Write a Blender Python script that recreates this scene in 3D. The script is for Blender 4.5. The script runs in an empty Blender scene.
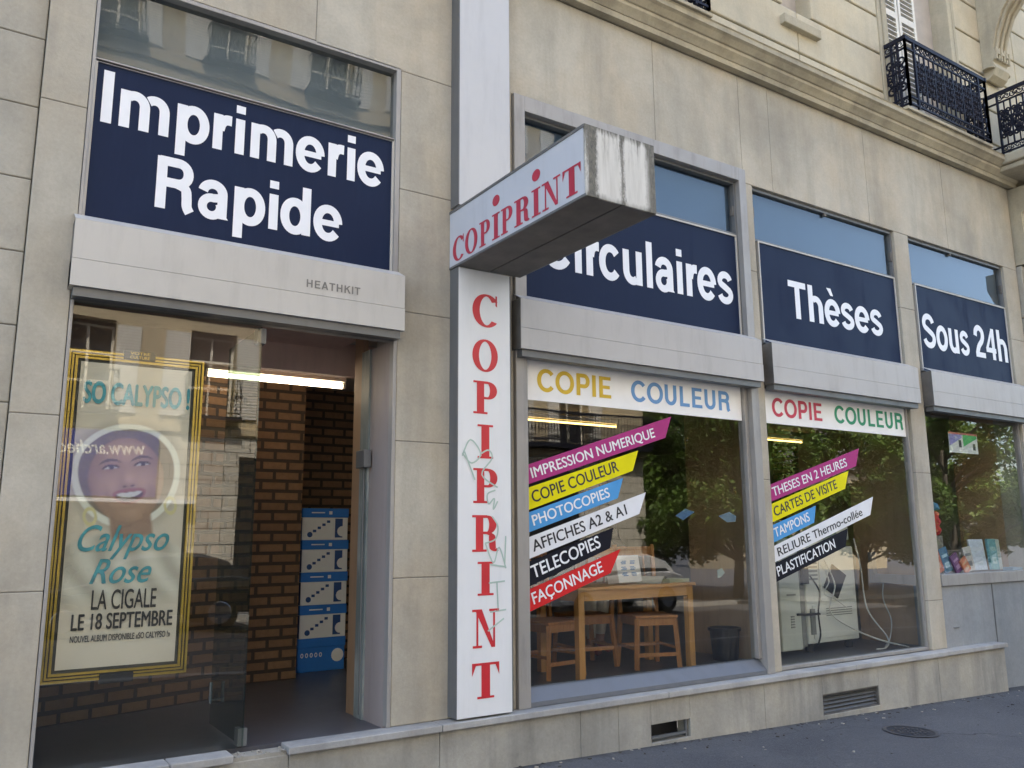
import bpy, bmesh, math, random
from mathutils import Vector, Matrix, Euler
RND = random.Random(11)
sc = bpy.context.scene
col = sc.collection
PI = math.pi
rad = math.radians

# ------------------------------------------------------------------ mesh helpers
class MB:
    def __init__(s):
        s.v = []; s.f = []; s.m = []; s.mi = 0
    def vert(s, p):
        s.v.append(tuple(p)); return len(s.v) - 1
    def face(s, pts):
        i = [s.vert(p) for p in pts]; s.f.append(i); s.m.append(s.mi)
    def fidx(s, idx):
        s.f.append(list(idx)); s.m.append(s.mi)
    def box(s, x0, x1, y0, y1, z0, z1):
        b = len(s.v)
        for z in (z0, z1):
            for x, y in ((x0, y0), (x1, y0), (x1, y1), (x0, y1)):
                s.v.append((x, y, z))
        for q in ((0, 3, 2, 1), (4, 5, 6, 7), (0, 1, 5, 4), (1, 2, 6, 5), (2, 3, 7, 6), (3, 0, 4, 7)):
            s.fidx([b + k for k in q])
        return s
    def obox(s, M, sx, sy, sz):
        b = len(s.v)
        for z in (-sz / 2, sz / 2):
            for x, y in ((-sx / 2, -sy / 2), (sx / 2, -sy / 2), (sx / 2, sy / 2), (-sx / 2, sy / 2)):
                s.v.append(tuple(M @ Vector((x, y, z))))
        for q in ((0, 3, 2, 1), (4, 5, 6, 7), (0, 1, 5, 4), (1, 2, 6, 5), (2, 3, 7, 6), (3, 0, 4, 7)):
            s.fidx([b + k for k in q])
        return s
    def bar(s, a, c, wx, wy):
        a = Vector(a); c = Vector(c); d = c - a
        q = d.to_track_quat('Z', 'X')
        M = Matrix.Translation((a + c) / 2) @ q.to_matrix().to_4x4()
        return s.obox(M, wx, wy, d.length)
    def prism(s, poly, fn, d0, d1):
        """poly in (u,v); fn(u,v,d)->point; solid between depths d0 and d1"""
        n = len(poly); b = len(s.v)
        for d in (d0, d1):
            for u, v in poly: s.v.append(tuple(fn(u, v, d)))
        s.fidx([b + k for k in range(n)]); s.fidx([b + n + k for k in reversed(range(n))])
        for k in range(n):
            k2 = (k + 1) % n
            s.fidx([b + k2, b + k, b + n + k, b + n + k2])
        return s
    def tube(s, pts, r, n=6, cap=True):
        pts = [Vector(p) for p in pts]
        rr = r if isinstance(r, (list, tuple)) else [r] * len(pts)
        rings = []; up = None
        for i, p in enumerate(pts):
            t = (pts[min(i + 1, len(pts) - 1)] - pts[max(i - 1, 0)]).normalized()
            if up is None:
                up = t.orthogonal().normalized()
            else:
                up = (up - t * up.dot(t))
                up = up.normalized() if up.length > 1e-6 else t.orthogonal().normalized()
            w = t.cross(up)
            b = len(s.v)
            for k in range(n):
                a = 2 * PI * k / n
                s.v.append(tuple(p + (up * math.cos(a) + w * math.sin(a)) * rr[i]))
            rings.append(b)
        for i in range(len(rings) - 1):
            for k in range(n):
                k2 = (k + 1) % n
                s.fidx([rings[i] + k, rings[i] + k2, rings[i + 1] + k2, rings[i + 1] + k])
        if cap:
            s.fidx([rings[0] + k for k in reversed(range(n))]); s.fidx([rings[-1] + k for k in range(n)])
        return s
    def lathe(s, prof, c, n=24, axis='Z'):
        b = len(s.v)
        for r, h in prof:
            for k in range(n):
                a = 2 * PI * k / n
                if axis == 'Z': s.v.append((c[0] + r * math.cos(a), c[1] + r * math.sin(a), c[2] + h))
                else: s.v.append((c[0] + r * math.cos(a), c[1] + h, c[2] + r * math.sin(a)))
        for i in range(len(prof) - 1):
            for k in range(n):
                k2 = (k + 1) % n
                s.fidx([b + i * n + k, b + i * n + k2, b + (i + 1) * n + k2, b + (i + 1) * n + k])
        s.fidx([b + k for k in reversed(range(n))])
        s.fidx([b + (len(prof) - 1) * n + k for k in range(n)])
        return s
    def build(s, name, mats, parent=None, bevel=0, smooth=False, fix=True, seg=2):
        me = bpy.data.meshes.new(name)
        me.from_pydata(s.v, [], s.f)
        if not isinstance(mats, (list, tuple)): mats = [mats]
        for m in mats: me.materials.append(m)
        if len(mats) > 1:
            for p, k in zip(me.polygons, s.m): p.material_index = k
        if fix:
            bm = bmesh.new(); bm.from_mesh(me)
            bmesh.ops.recalc_face_normals(bm, faces=bm.faces)
            bm.to_mesh(me); bm.free()
        if smooth:
            for p in me.polygons: p.use_smooth = True
        ob = bpy.data.objects.new(name, me); col.objects.link(ob)
        if parent is not None: attach(ob, parent)
        if bevel:
            md = ob.modifiers.new('bevel', 'BEVEL'); md.width = bevel; md.segments = seg; md.limit_method = 'ANGLE'; md.angle_limit = rad(40)
        return ob

def attach(ob, parent):
    ob.parent = parent
    if parent.type == 'EMPTY' and parent.parent is None:
        ob.matrix_parent_inverse = (Matrix.Translation(parent.location) @ parent.rotation_euler.to_matrix().to_4x4()).inverted()

def tag(o, label=None, cat=None, group=None, kind=None):
    if label: o['label'] = label
    if cat: o['category'] = cat
    if group: o['group'] = group
    if kind: o['kind'] = kind
    return o

def thing(name, label, cat, loc=(0, 0, 0), group=None):
    o = bpy.data.objects.new(name, None); col.objects.link(o)
    o.location = loc; o.empty_display_size = .2
    return tag(o, label, cat, group)

def copy_tree(o, parent=None):
    c = o.copy(); col.objects.link(c)
    if parent is not None:
        c.parent = parent; c.matrix_parent_inverse = o.matrix_parent_inverse.copy()
    for ch in list(o.children): copy_tree(ch, c)
    return c

# ------------------------------------------------------------------ materials
def nodes(name):
    m = bpy.data.materials.new(name); m.use_nodes = True
    nt = m.node_tree
    return m, nt, nt.nodes['Principled BSDF']

def L(nt, a, b): nt.links.new(a, b)

def nmath(nt, op, a, b=None, c=None, clamp=False):
    n = nt.nodes.new('ShaderNodeMath'); n.operation = op; n.use_clamp = clamp
    for i, x in enumerate((a, b, c)):
        if x is None: continue
        if isinstance(x, (int, float)): n.inputs[i].default_value = x
        else: L(nt, x, n.inputs[i])
    return n.outputs[0]

def nnoise(nt, vec, scale, detail=4, rough=.55, dist=0):
    n = nt.nodes.new('ShaderNodeTexNoise'); n.inputs['Scale'].default_value = scale
    n.inputs['Detail'].default_value = detail; n.inputs['Roughness'].default_value = rough
    n.inputs['Distortion'].default_value = dist
    L(nt, vec, n.inputs['Vector']); return n.outputs['Fac']

def nmap(nt, scale=(1, 1, 1), loc=(0, 0, 0), src='Object'):
    t = nt.nodes.new('ShaderNodeTexCoord'); m = nt.nodes.new('ShaderNodeMapping')
    m.inputs['Scale'].default_value = scale; m.inputs['Location'].default_value = loc
    L(nt, t.outputs[src], m.inputs['Vector']); return m.outputs['Vector']

def nmix(nt, fac, a, b, blend='MIX'):
    n = nt.nodes.new('ShaderNodeMix'); n.data_type = 'RGBA'; n.blend_type = blend
    for x, i in ((fac, 0), (a, 6), (b, 7)):
        if isinstance(x, (int, float)): n.inputs[i].default_value = x
        elif isinstance(x, tuple): n.inputs[i].default_value = (*x, 1)
        else: L(nt, x, n.inputs[i])
    return n.outputs[2]

def nramp(nt, fac, lo, hi):
    n = nt.nodes.new('ShaderNodeMapRange'); n.inputs[1].default_value = lo; n.inputs[2].default_value = hi
    L(nt, fac, n.inputs[0]); return n.outputs[0]

def nbump(nt, b, h, strength=.3, dist=.01):
    n = nt.nodes.new('ShaderNodeBump'); n.inputs['Strength'].default_value = strength; n.inputs['Distance'].default_value = dist
    L(nt, h, n.inputs['Height']); L(nt, n.outputs[0], b.inputs['Normal'])

def plain(name, c, rough=.5, metal=0, var=.12, spec=.5, nscale=6, coat=0):
    m, nt, b = nodes(name)
    v = nmap(nt)
    f = nnoise(nt, v, nscale, 5, .6)
    d = tuple(x * (1 - var) for x in c); l = tuple(min(1, x * (1 + var)) for x in c)
    L(nt, nmix(nt, nramp(nt, f, .3, .7), d, l), b.inputs['Base Color'])
    L(nt, nmath(nt, 'MULTIPLY_ADD', f, .2, max(0.02, rough - .1)), b.inputs['Roughness'])
    b.inputs['Metallic'].default_value = metal; b.inputs['Specular IOR Level'].default_value = spec
    if coat: b.inputs['Coat Weight'].default_value = coat
    return m

def stone(name, c, dark, warm, stain=.6, streak=.5, rough=.85, bump=.25):
    m, nt, b = nodes(name)
    v = nmap(nt); vs = nmap(nt, (2.2, 2.2, .28)); v3 = nmap(nt, (1, 1, .7), (3.1, 7.7, 1.3))
    big = nramp(nt, nnoise(nt, v, .9, 5, .6, .4), .38, .68)
    st = nramp(nt, nnoise(nt, vs, 1.6, 6, .62, .2), .48, .76)
    wm = nramp(nt, nnoise(nt, v3, 1.7, 4, .6), .42, .7)
    fine = nnoise(nt, v, 48, 4, .75)
    mid = nnoise(nt, v, 7, 8, .72)
    x = nmix(nt, nmath(nt, 'MULTIPLY', wm, .7), c, warm)
    x = nmix(nt, nmath(nt, 'MULTIPLY', big, stain), x, dark)
    x = nmix(nt, nmath(nt, 'MULTIPLY', st, streak), x, tuple(k * .75 for k in dark))
    g = nmath(nt, 'ADD', nmath(nt, 'MULTIPLY_ADD', fine, .34, .64), nmath(nt, 'MULTIPLY', mid, .38))
    cr = nt.nodes.new('ShaderNodeCombineColor')
    for i in range(3): L(nt, g, cr.inputs[i])
    x = nmix(nt, 1.0, x, cr.outputs[0], 'MULTIPLY')
    L(nt, x, b.inputs['Base Color'])
    b.inputs['Roughness'].default_value = rough; b.inputs['Specular IOR Level'].default_value = .3
    nbump(nt, b, nmath(nt, 'ADD', fine, nmath(nt, 'MULTIPLY', mid, 1.5)), bump, .004)
    return m

def painted(name, c, rough=.4, dirt=(.25, .23, .2), amount=.35, metal=0, spec=.5):
    """painted or anodised sheet with rain streaks and dust"""
    m, nt, b = nodes(name)
    vs = nmap(nt, (5, 5, .8)); v = nmap(nt)
    st = nramp(nt, nnoise(nt, vs, 2.0, 6, .65), .5, .8)
    bl = nramp(nt, nnoise(nt, v, 2.3, 6, .6), .45, .8)
    f = nmath(nt, 'MULTIPLY', nmath(nt, 'ADD', st, nmath(nt, 'MULTIPLY', bl, .6)), amount, clamp=True)
    L(nt, nmix(nt, f, c, dirt), b.inputs['Base Color'])
    L(nt, nmath(nt, 'MULTIPLY_ADD', f, .4, rough), b.inputs['Roughness'])
    b.inputs['Metallic'].default_value = metal; b.inputs['Specular IOR Level'].default_value = spec
    nbump(nt, b, nnoise(nt, v, 1.2, 2), .06, .05)
    return m

def glass(name, tint=(.86, .9, .88), wob=.012, k=1.55, wscale=1.3):
    m, nt, b = nodes(name); nt.nodes.remove(b)
    out = nt.nodes['Material Output']
    tr = nt.nodes.new('ShaderNodeBsdfTransparent'); tr.inputs[0].default_value = (*tint, 1)
    gl = nt.nodes.new('ShaderNodeBsdfGlossy'); gl.inputs['Roughness'].default_value = 0.0
    gl.inputs['Color'].default_value = (1, 1, 1, 1)
    fr = nt.nodes.new('ShaderNodeFresnel'); fr.inputs[0].default_value = 1.52
    ge = nt.nodes.new('ShaderNodeNewGeometry')
    front = nmath(nt, 'SUBTRACT', 1.0, ge.outputs['Backfacing'])
    fac = nmath(nt, 'MULTIPLY', nmath(nt, 'MULTIPLY', fr.outputs[0], k), front, clamp=True)
    v = nmap(nt)
    bp = nt.nodes.new('ShaderNodeBump'); bp.inputs['Strength'].default_value = wob; bp.inputs['Distance'].default_value = .1
    L(nt, nnoise(nt, v, wscale, 1, .4), bp.inputs['Height']); L(nt, bp.outputs[0], gl.inputs['Normal'])
    mx = nt.nodes.new('ShaderNodeMixShader'); L(nt, fac, mx.inputs[0]); L(nt, tr.outputs[0], mx.inputs[1]); L(nt, gl.outputs[0], mx.inputs[2])
    L(nt, mx.outputs[0], out.inputs['Surface'])
    return m

def brick(name, c1, c2, mortar, w=.25, h=.09, ms=.012, swap=True, bump=.8):
    m, nt, b = nodes(name)
    t = nt.nodes.new('ShaderNodeTexCoord'); sp = nt.nodes.new('ShaderNodeSeparateXYZ'); L(nt, t.outputs['Object'], sp.inputs[0])
    cb = nt.nodes.new('ShaderNodeCombineXYZ')
    L(nt, nmath(nt, 'ADD', sp.outputs[0], nmath(nt, 'MULTIPLY', sp.outputs[1], .7)), cb.inputs[0]); L(nt, sp.outputs[2], cb.inputs[1])
    br = nt.nodes.new('ShaderNodeTexBrick'); L(nt, cb.outputs[0], br.inputs['Vector'])
    br.inputs['Color1'].default_value = (*c1, 1); br.inputs['Color2'].default_value = (*c2, 1); br.inputs['Mortar'].default_value = (*mortar, 1)
    br.inputs['Scale'].default_value = 1; br.inputs['Mortar Size'].default_value = ms; br.inputs['Brick Width'].default_value = w; br.inputs['Row Height'].default_value = h
    br.inputs['Mortar Smooth'].default_value = .2; br.inputs['Bias'].default_value = 0
    n = nnoise(nt, t.outputs['Object'], 22, 5, .7)
    x = nmix(nt, nmath(nt, 'MULTIPLY', nramp(nt, n, .4, .75), .45), br.outputs['Color'], tuple(k * .5 for k in c2))
    L(nt, x, b.inputs['Base Color']); b.inputs['Roughness'].default_value = .8
    nbump(nt, b, nmath(nt, 'ADD', nmath(nt, 'SUBTRACT', 1.0, br.outputs['Fac']), nmath(nt, 'MULTIPLY', n, .2)), bump, .012)
    return m

def wood(name, c1, c2, axis=2, rough=.45):
    m, nt, b = nodes(name)
    s = [14, 14, 14]; s[axis] = 1.2
    v = nmap(nt, tuple(s))
    n = nnoise(nt, v, 2.2, 6, .65, 1.2)
    L(nt, nmix(nt, nramp(nt, n, .3, .72), c1, c2), b.inputs['Base Color']); b.inputs['Roughness'].default_value = rough
    nbump(nt, b, n, .1, .003)
    return m

def emit(name, c, s):
    m, nt, b = nodes(name)
    b.inputs['Base Color'].default_value = (*c, 1); b.inputs['Emission Color'].default_value = (*c, 1); b.inputs['Emission Strength'].default_value = s
    return m

def louvre_like(name, c, d, per=.05):
    m, nt, b = nodes(name)
    t = nt.nodes.new('ShaderNodeTexCoord'); sp = nt.nodes.new('ShaderNodeSeparateXYZ'); L(nt, t.outputs['Object'], sp.inputs[0])
    f = nmath(nt, 'FRACT', nmath(nt, 'DIVIDE', sp.outputs[2], per))
    L(nt, nmix(nt, nmath(nt, 'GREATER_THAN', f, .72), c, d), b.inputs['Base Color']); b.inputs['Roughness'].default_value = .6
    return m

M = {}
M['stone'] = stone('facade_stone', (.49, .453, .367), (.295, .275, .225), (.50, .415, .29), .75, .48)
M['stone_warm'] = stone('upper_stone', (.56, .505, .37), (.40, .365, .28), (.57, .47, .30), .55, .35)
M['stone_grey'] = stone('weathered_stone', (.465, .435, .36), (.29, .275, .23), (.47, .405, .295), .75, .5)
M['cornice'] = stone('cornice_stone', (.50, .445, .32), (.26, .24, .185), (.50, .42, .27), .6, .7)
M['plinth'] = stone('plinth_cement', (.43, .405, .34), (.225, .22, .195), (.43, .38, .28), .8, .9, .9, .6)
M['cap'] = stone('plinth_cap', (.44, .43, .40), (.25, .25, .24), (.44, .40, .33), .8, .6, .8, .4)
M['render'] = stone('grey_render', (.29, .305, .305), (.20, .215, .22), (.31, .305, .29), .6, .6, .85, .2)
M['alu'] = painted('aluminium', (.35, .333, .305), .45, (.2, .19, .175), .6, .25)
M['alu_dark'] = painted('dark_aluminium', (.16, .165, .165), .45, (.1, .1, .09), .4, .3)
M['sheet'] = painted('lintel_sheet', (.53, .505, .45), .45, (.36, .34, .29), .45)
M['sheet_blue'] = painted('lintel_sheet_cool', (.47, .45, .415), .45, (.32, .30, .27), .45)
M['rust'] = plain('dark_brown_metal', (.135, .125, .11), .6, .2, .3)
M['board'] = painted('white_board', (.76, .765, .75), .33, (.45, .45, .43), .2)
M['band'] = painted('blank_board', (.54, .54, .535), .35, (.40, .40, .40), .45)
M['face_blue'] = painted('sign_face', (.51, .535, .57), .35, (.36, .37, .38), .3)
M['navy'] = painted('navy_panel', (.004, .0125, .043), .5, (.018, .028, .06), .6, 0, .18)  # lighter streaks mix wear with uneven sheen put into the colour
M['white'] = plain('white_vinyl', (.82, .83, .84), .4, 0, .03)
M['red'] = plain('red_letter', (.55, .022, .03), .4, 0, .1)
M['crimson'] = plain('crimson_letter', (.42, .03, .06), .45, 0, .12)
M['asphalt'] = None
M['glass'] = glass('window_glass', (.91, .92, .91), wob=.02)
M['glass_door'] = glass('door_glass', (.88, .90, .87), .03, 1.75, 1.0)
M['glass_leaf'] = glass('leaf_glass', (.50, .62, .58), .02, 1.3)
M['glass_sky'] = glass('transom_glass', (.85, .88, .9), .012, 1.15)
M['glass_grey'] = glass('dusty_glass', (.8, .82, .82), .04, .9)
M['sky_tint'] = plain('sky_tint_board', (.05, .095, .135), .6, 0, .15, .5, 1.2)  # blue of the reflected sky put into a board colour
M['brick'] = brick('brown_brick', (.235, .135, .070), (.175, .098, .052), (.042, .030, .022), w=.22, h=.084, ms=.015)
M['brick_dark'] = brick('dark_brick', (.22, .125, .068), (.16, .092, .052), (.034, .025, .018), w=.22, h=.084, ms=.015)
M['tile_floor'] = plain('dark_floor', (.085, .085, .095), .35, 0, .2)
M['pink'] = painted('pinkish_reveal', (.34, .29, .265), .55, (.25, .2, .19), .4)
M['tan'] = painted('tan_post', (.36, .23, .14), .5, (.2, .13, .08), .4)
M['brown'] = painted('brown_partition', (.46, .31, .185), .5, (.17, .12, .075), .4)
M['ceil'] = plain('ceiling_paint', (.45, .40, .34), .8, 0, .1)
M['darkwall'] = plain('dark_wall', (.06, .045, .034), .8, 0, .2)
M['pine'] = wood('pine', (.66, .35, .10), (.50, .24, .065))
M['pine_x'] = wood('pine_rail', (.66, .35, .10), (.50, .24, .065), 0)
M['chairwood'] = wood('chair_wood', (.48, .22, .065), (.34, .145, .042))
M['iron'] = plain('blue_black_iron', (.009, .010, .020), .6, .2, .3, .3)
M['shutter'] = painted('white_shutter', (.72, .68, .58), .55, (.5, .46, .38), .3)
M['black'] = plain('black_plastic', (.012, .012, .014), .45, 0, .2)
M['copier'] = painted('copier_plastic', (.68, .70, .63), .45, (.5, .51, .46), .25)
M['copier_grey'] = plain('copier_grey', (.20, .21, .195), .5, 0, .1)
M['paper'] = plain('paper', (.78, .78, .76), .7, 0, .05)
M['gold'] = plain('gold_frame', (.62, .42, .09), .32, .75, .2)
M['boxblue'] = plain('box_blue', (.01, .15, .55), .5, 0, .08)
M['boxwhite'] = plain('box_white', (.68, .70, .72), .55, 0, .05)
M['boxnavy'] = plain('box_navy', (.012, .06, .22), .5, 0, .1)
M['tube'] = emit('fluorescent_tube', (1.0, .80, .56), 3.4)
M['tube_y'] = emit('warm_tube', (1.0, .66, .20), 1.1)
M['lampcase'] = plain('lamp_case', (.6, .58, .52), .5)
M['rubber'] = plain('rubber', (.02, .02, .02), .8)
M['chrome'] = plain('chrome', (.75, .76, .78), .12, 1, .05)

def asphalt():
    m, nt, b = nodes('asphalt')
    v = nmap(nt)
    fine = nnoise(nt, v, 70, 4, .9); mid = nnoise(nt, v, 16, 6, .65); big = nnoise(nt, v, .9, 5, .6, .6)
    vo = nt.nodes.new('ShaderNodeTexVoronoi'); vo.feature = 'DISTANCE_TO_EDGE'; vo.inputs['Scale'].default_value = .55
    wv = nt.nodes.new('ShaderNodeVectorMath'); wv.operation = 'ADD'; L(nt, v, wv.inputs[0])
    nz = nt.nodes.new('ShaderNodeTexNoise'); nz.inputs['Scale'].default_value = 3; nz.inputs['Detail'].default_value = 5; L(nt, v, nz.inputs['Vector'])
    sc3 = nt.nodes.new('ShaderNodeVectorMath'); sc3.operation = 'SCALE'; sc3.inputs['Scale'].default_value = .35; L(nt, nz.outputs['Color'], sc3.inputs[0]); L(nt, sc3.outputs[0], wv.inputs[1]); L(nt, wv.outputs[0], vo.inputs['Vector'])
    crack = nmath(nt, 'MULTIPLY', nramp(nt, vo.outputs['Distance'], .006, .001), nramp(nt, big, .45, .6))
    x = nmix(nt, nramp(nt, big, .35, .7), (.062, .064, .070), (.10, .10, .104))
    x = nmix(nt, nmath(nt, 'MULTIPLY', nramp(nt, fine, .5, .72), .65), x, (.19, .19, .19))
    x = nmix(nt, nmath(nt, 'MULTIPLY', nramp(nt, fine, .46, .3), .5), x, (.03, .03, .034))
    x = nmix(nt, nmath(nt, 'MULTIPLY', nramp(nt, mid, .55, .72), .45), x, (.045, .046, .05))
    x = nmix(nt, nmath(nt, 'MULTIPLY', nramp(nt, nnoise(nt, nmap(nt, (1, 1, 1), (5, 3, 0)), 5, 4, .7), .66, .70), .35), x, (.17, .165, .155))
    x = nmix(nt, nmath(nt, 'MULTIPLY', crack, .8), x, (.02, .02, .02))
    sp = nt.nodes.new('ShaderNodeSeparateXYZ'); L(nt, v, sp.inputs[0])
    grime = nramp(nt, nmath(nt, 'ADD', sp.outputs[1], nmath(nt, 'MULTIPLY', nmath(nt, 'SUBTRACT', mid, .5), .25)), -.17, -.09)
    x = nmix(nt, nmath(nt, 'MULTIPLY', grime, .6), x, (.035, .033, .028))
    L(nt, x, b.inputs['Base Color']); b.inputs['Roughness'].default_value = .85
    nbump(nt, b, nmath(nt, 'SUBTRACT', nmath(nt, 'ADD', fine, mid), crack), .9, .006)
    return m
M['asphalt'] = asphalt()

def stained_end():
    """white end panel with green-black algae runs along edges and one central drip"""
    m, nt, b = nodes('stained_white_panel')
    t = nt.nodes.new('ShaderNodeTexCoord'); sp = nt.nodes.new('ShaderNodeSeparateXYZ'); L(nt, t.outputs['Object'], sp.inputs[0])
    x = nmath(nt, 'DIVIDE', nmath(nt, 'SUBTRACT', sp.outputs[0], 2.645), .5)
    z = nmath(nt, 'DIVIDE', nmath(nt, 'SUBTRACT', sp.outputs[2], 3.337), .42)
    v = nmap(nt, (11, 11, 1.3)); n = nnoise(nt, v, 2.6, 6, .7); n2 = nnoise(nt, nmap(nt, (1, 1, .5)), 70, 5, .8)
    wob = nmath(nt, 'MULTIPLY', nmath(nt, 'SUBTRACT', n, .5), .22)
    nz = nmath(nt, 'MULTIPLY', nmath(nt, 'SUBTRACT', n2, .5), .10)
    xw = nmath(nt, 'ADD', x, nmath(nt, 'ADD', nmath(nt, 'MULTIPLY', wob, .45), nz))
    band = lambda c, w, soft: nramp(nt, nmath(nt, 'ABSOLUTE', nmath(nt, 'SUBTRACT', xw, c)), w + soft, w)
    l = band(.085, .045, .05); r = nramp(nt, xw, .84, .93)
    c = nmath(nt, 'MULTIPLY', band(.515, .006, .035), .85)
    run = nmath(nt, 'MULTIPLY', nramp(nt, n, .52, .68), nramp(nt, z, .45, 1.0))
    top = nramp(nt, nmath(nt, 'ADD', z, nmath(nt, 'MULTIPLY', wob, 1.2)), .90, 1.0)
    bot = nmath(nt, 'MULTIPLY', nramp(nt, nmath(nt, 'ADD', z, wob), .07, .0), .6)
    f = nmath(nt, 'ADD', nmath(nt, 'ADD', l, r), nmath(nt, 'ADD', nmath(nt, 'ADD', c, bot), nmath(nt, 'ADD', top, nmath(nt, 'MULTIPLY', run, .9))), clamp=True)
    dirt = nmix(nt, nramp(nt, n2, .35, .7), (.028, .027, .018), (.17, .155, .11))
    white = nmix(nt, nramp(nt, n, .35, .75), (.64, .63, .58), (.50, .49, .44))
    L(nt, nmix(nt, nmath(nt, 'MULTIPLY', f, .93), white, dirt), b.inputs['Base Color'])
    b.inputs['Roughness'].default_value = .55
    return m
M['stained'] = stained_end()

# ------------------------------------------------------------------ lettering
def arc(cx, cy, rx, ry, a0, a1, n=18, e=1.0):
    o = []
    for k in range(n + 1):
        a = rad(a0 + (a1 - a0) * k / n); c, s = math.cos(a), math.sin(a)
        o.append((cx + rx * math.copysign(abs(c) ** e, c), cy + ry * math.copysign(abs(s) ** e, s)))
    return o

def spline(p, n=7):
    o = []
    for i in range(len(p) - 1):
        a = p[max(i - 1, 0)]; b = p[i]; c = p[i + 1]; d = p[min(i + 2, len(p) - 1)]
        for k in range(n):
            t = k / n
            o.append(tuple(.5 * (2 * b[j] + (c[j] - a[j]) * t + (2 * a[j] - 5 * b[j] + 4 * c[j] - d[j]) * t * t + (3 * b[j] - a[j] - 3 * c[j] + d[j]) * t ** 3) for j in (0, 1)))
    o.append(p[-1]); return o

def stroke(pts, wv, wh):
    n = len(pts); left = []; right = []
    closed = math.hypot(pts[0][0] - pts[-1][0], pts[0][1] - pts[-1][1]) < 1e-6
    for i in range(n):
        a = pts[i - 1] if i else (pts[-2] if closed else pts[0])
        b = pts[i + 1] if i < n - 1 else (pts[1] if closed else pts[-1])
        tx, ty = b[0] - a[0], b[1] - a[1]; l = math.hypot(tx, ty) or 1
        nx, ny = -ty / l, tx / l
        left.append((pts[i][0] + nx * wv / 2, pts[i][1] + ny * wh / 2)); right.append((pts[i][0] - nx * wv / 2, pts[i][1] - ny * wh / 2))
    return [[left[i], left[i + 1], right[i + 1], right[i]] for i in range(n - 1)]

def rect(x0, x1, y0, y1): return [[(x0, y0), (x1, y0), (x1, y1), (x0, y1)]]

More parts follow.
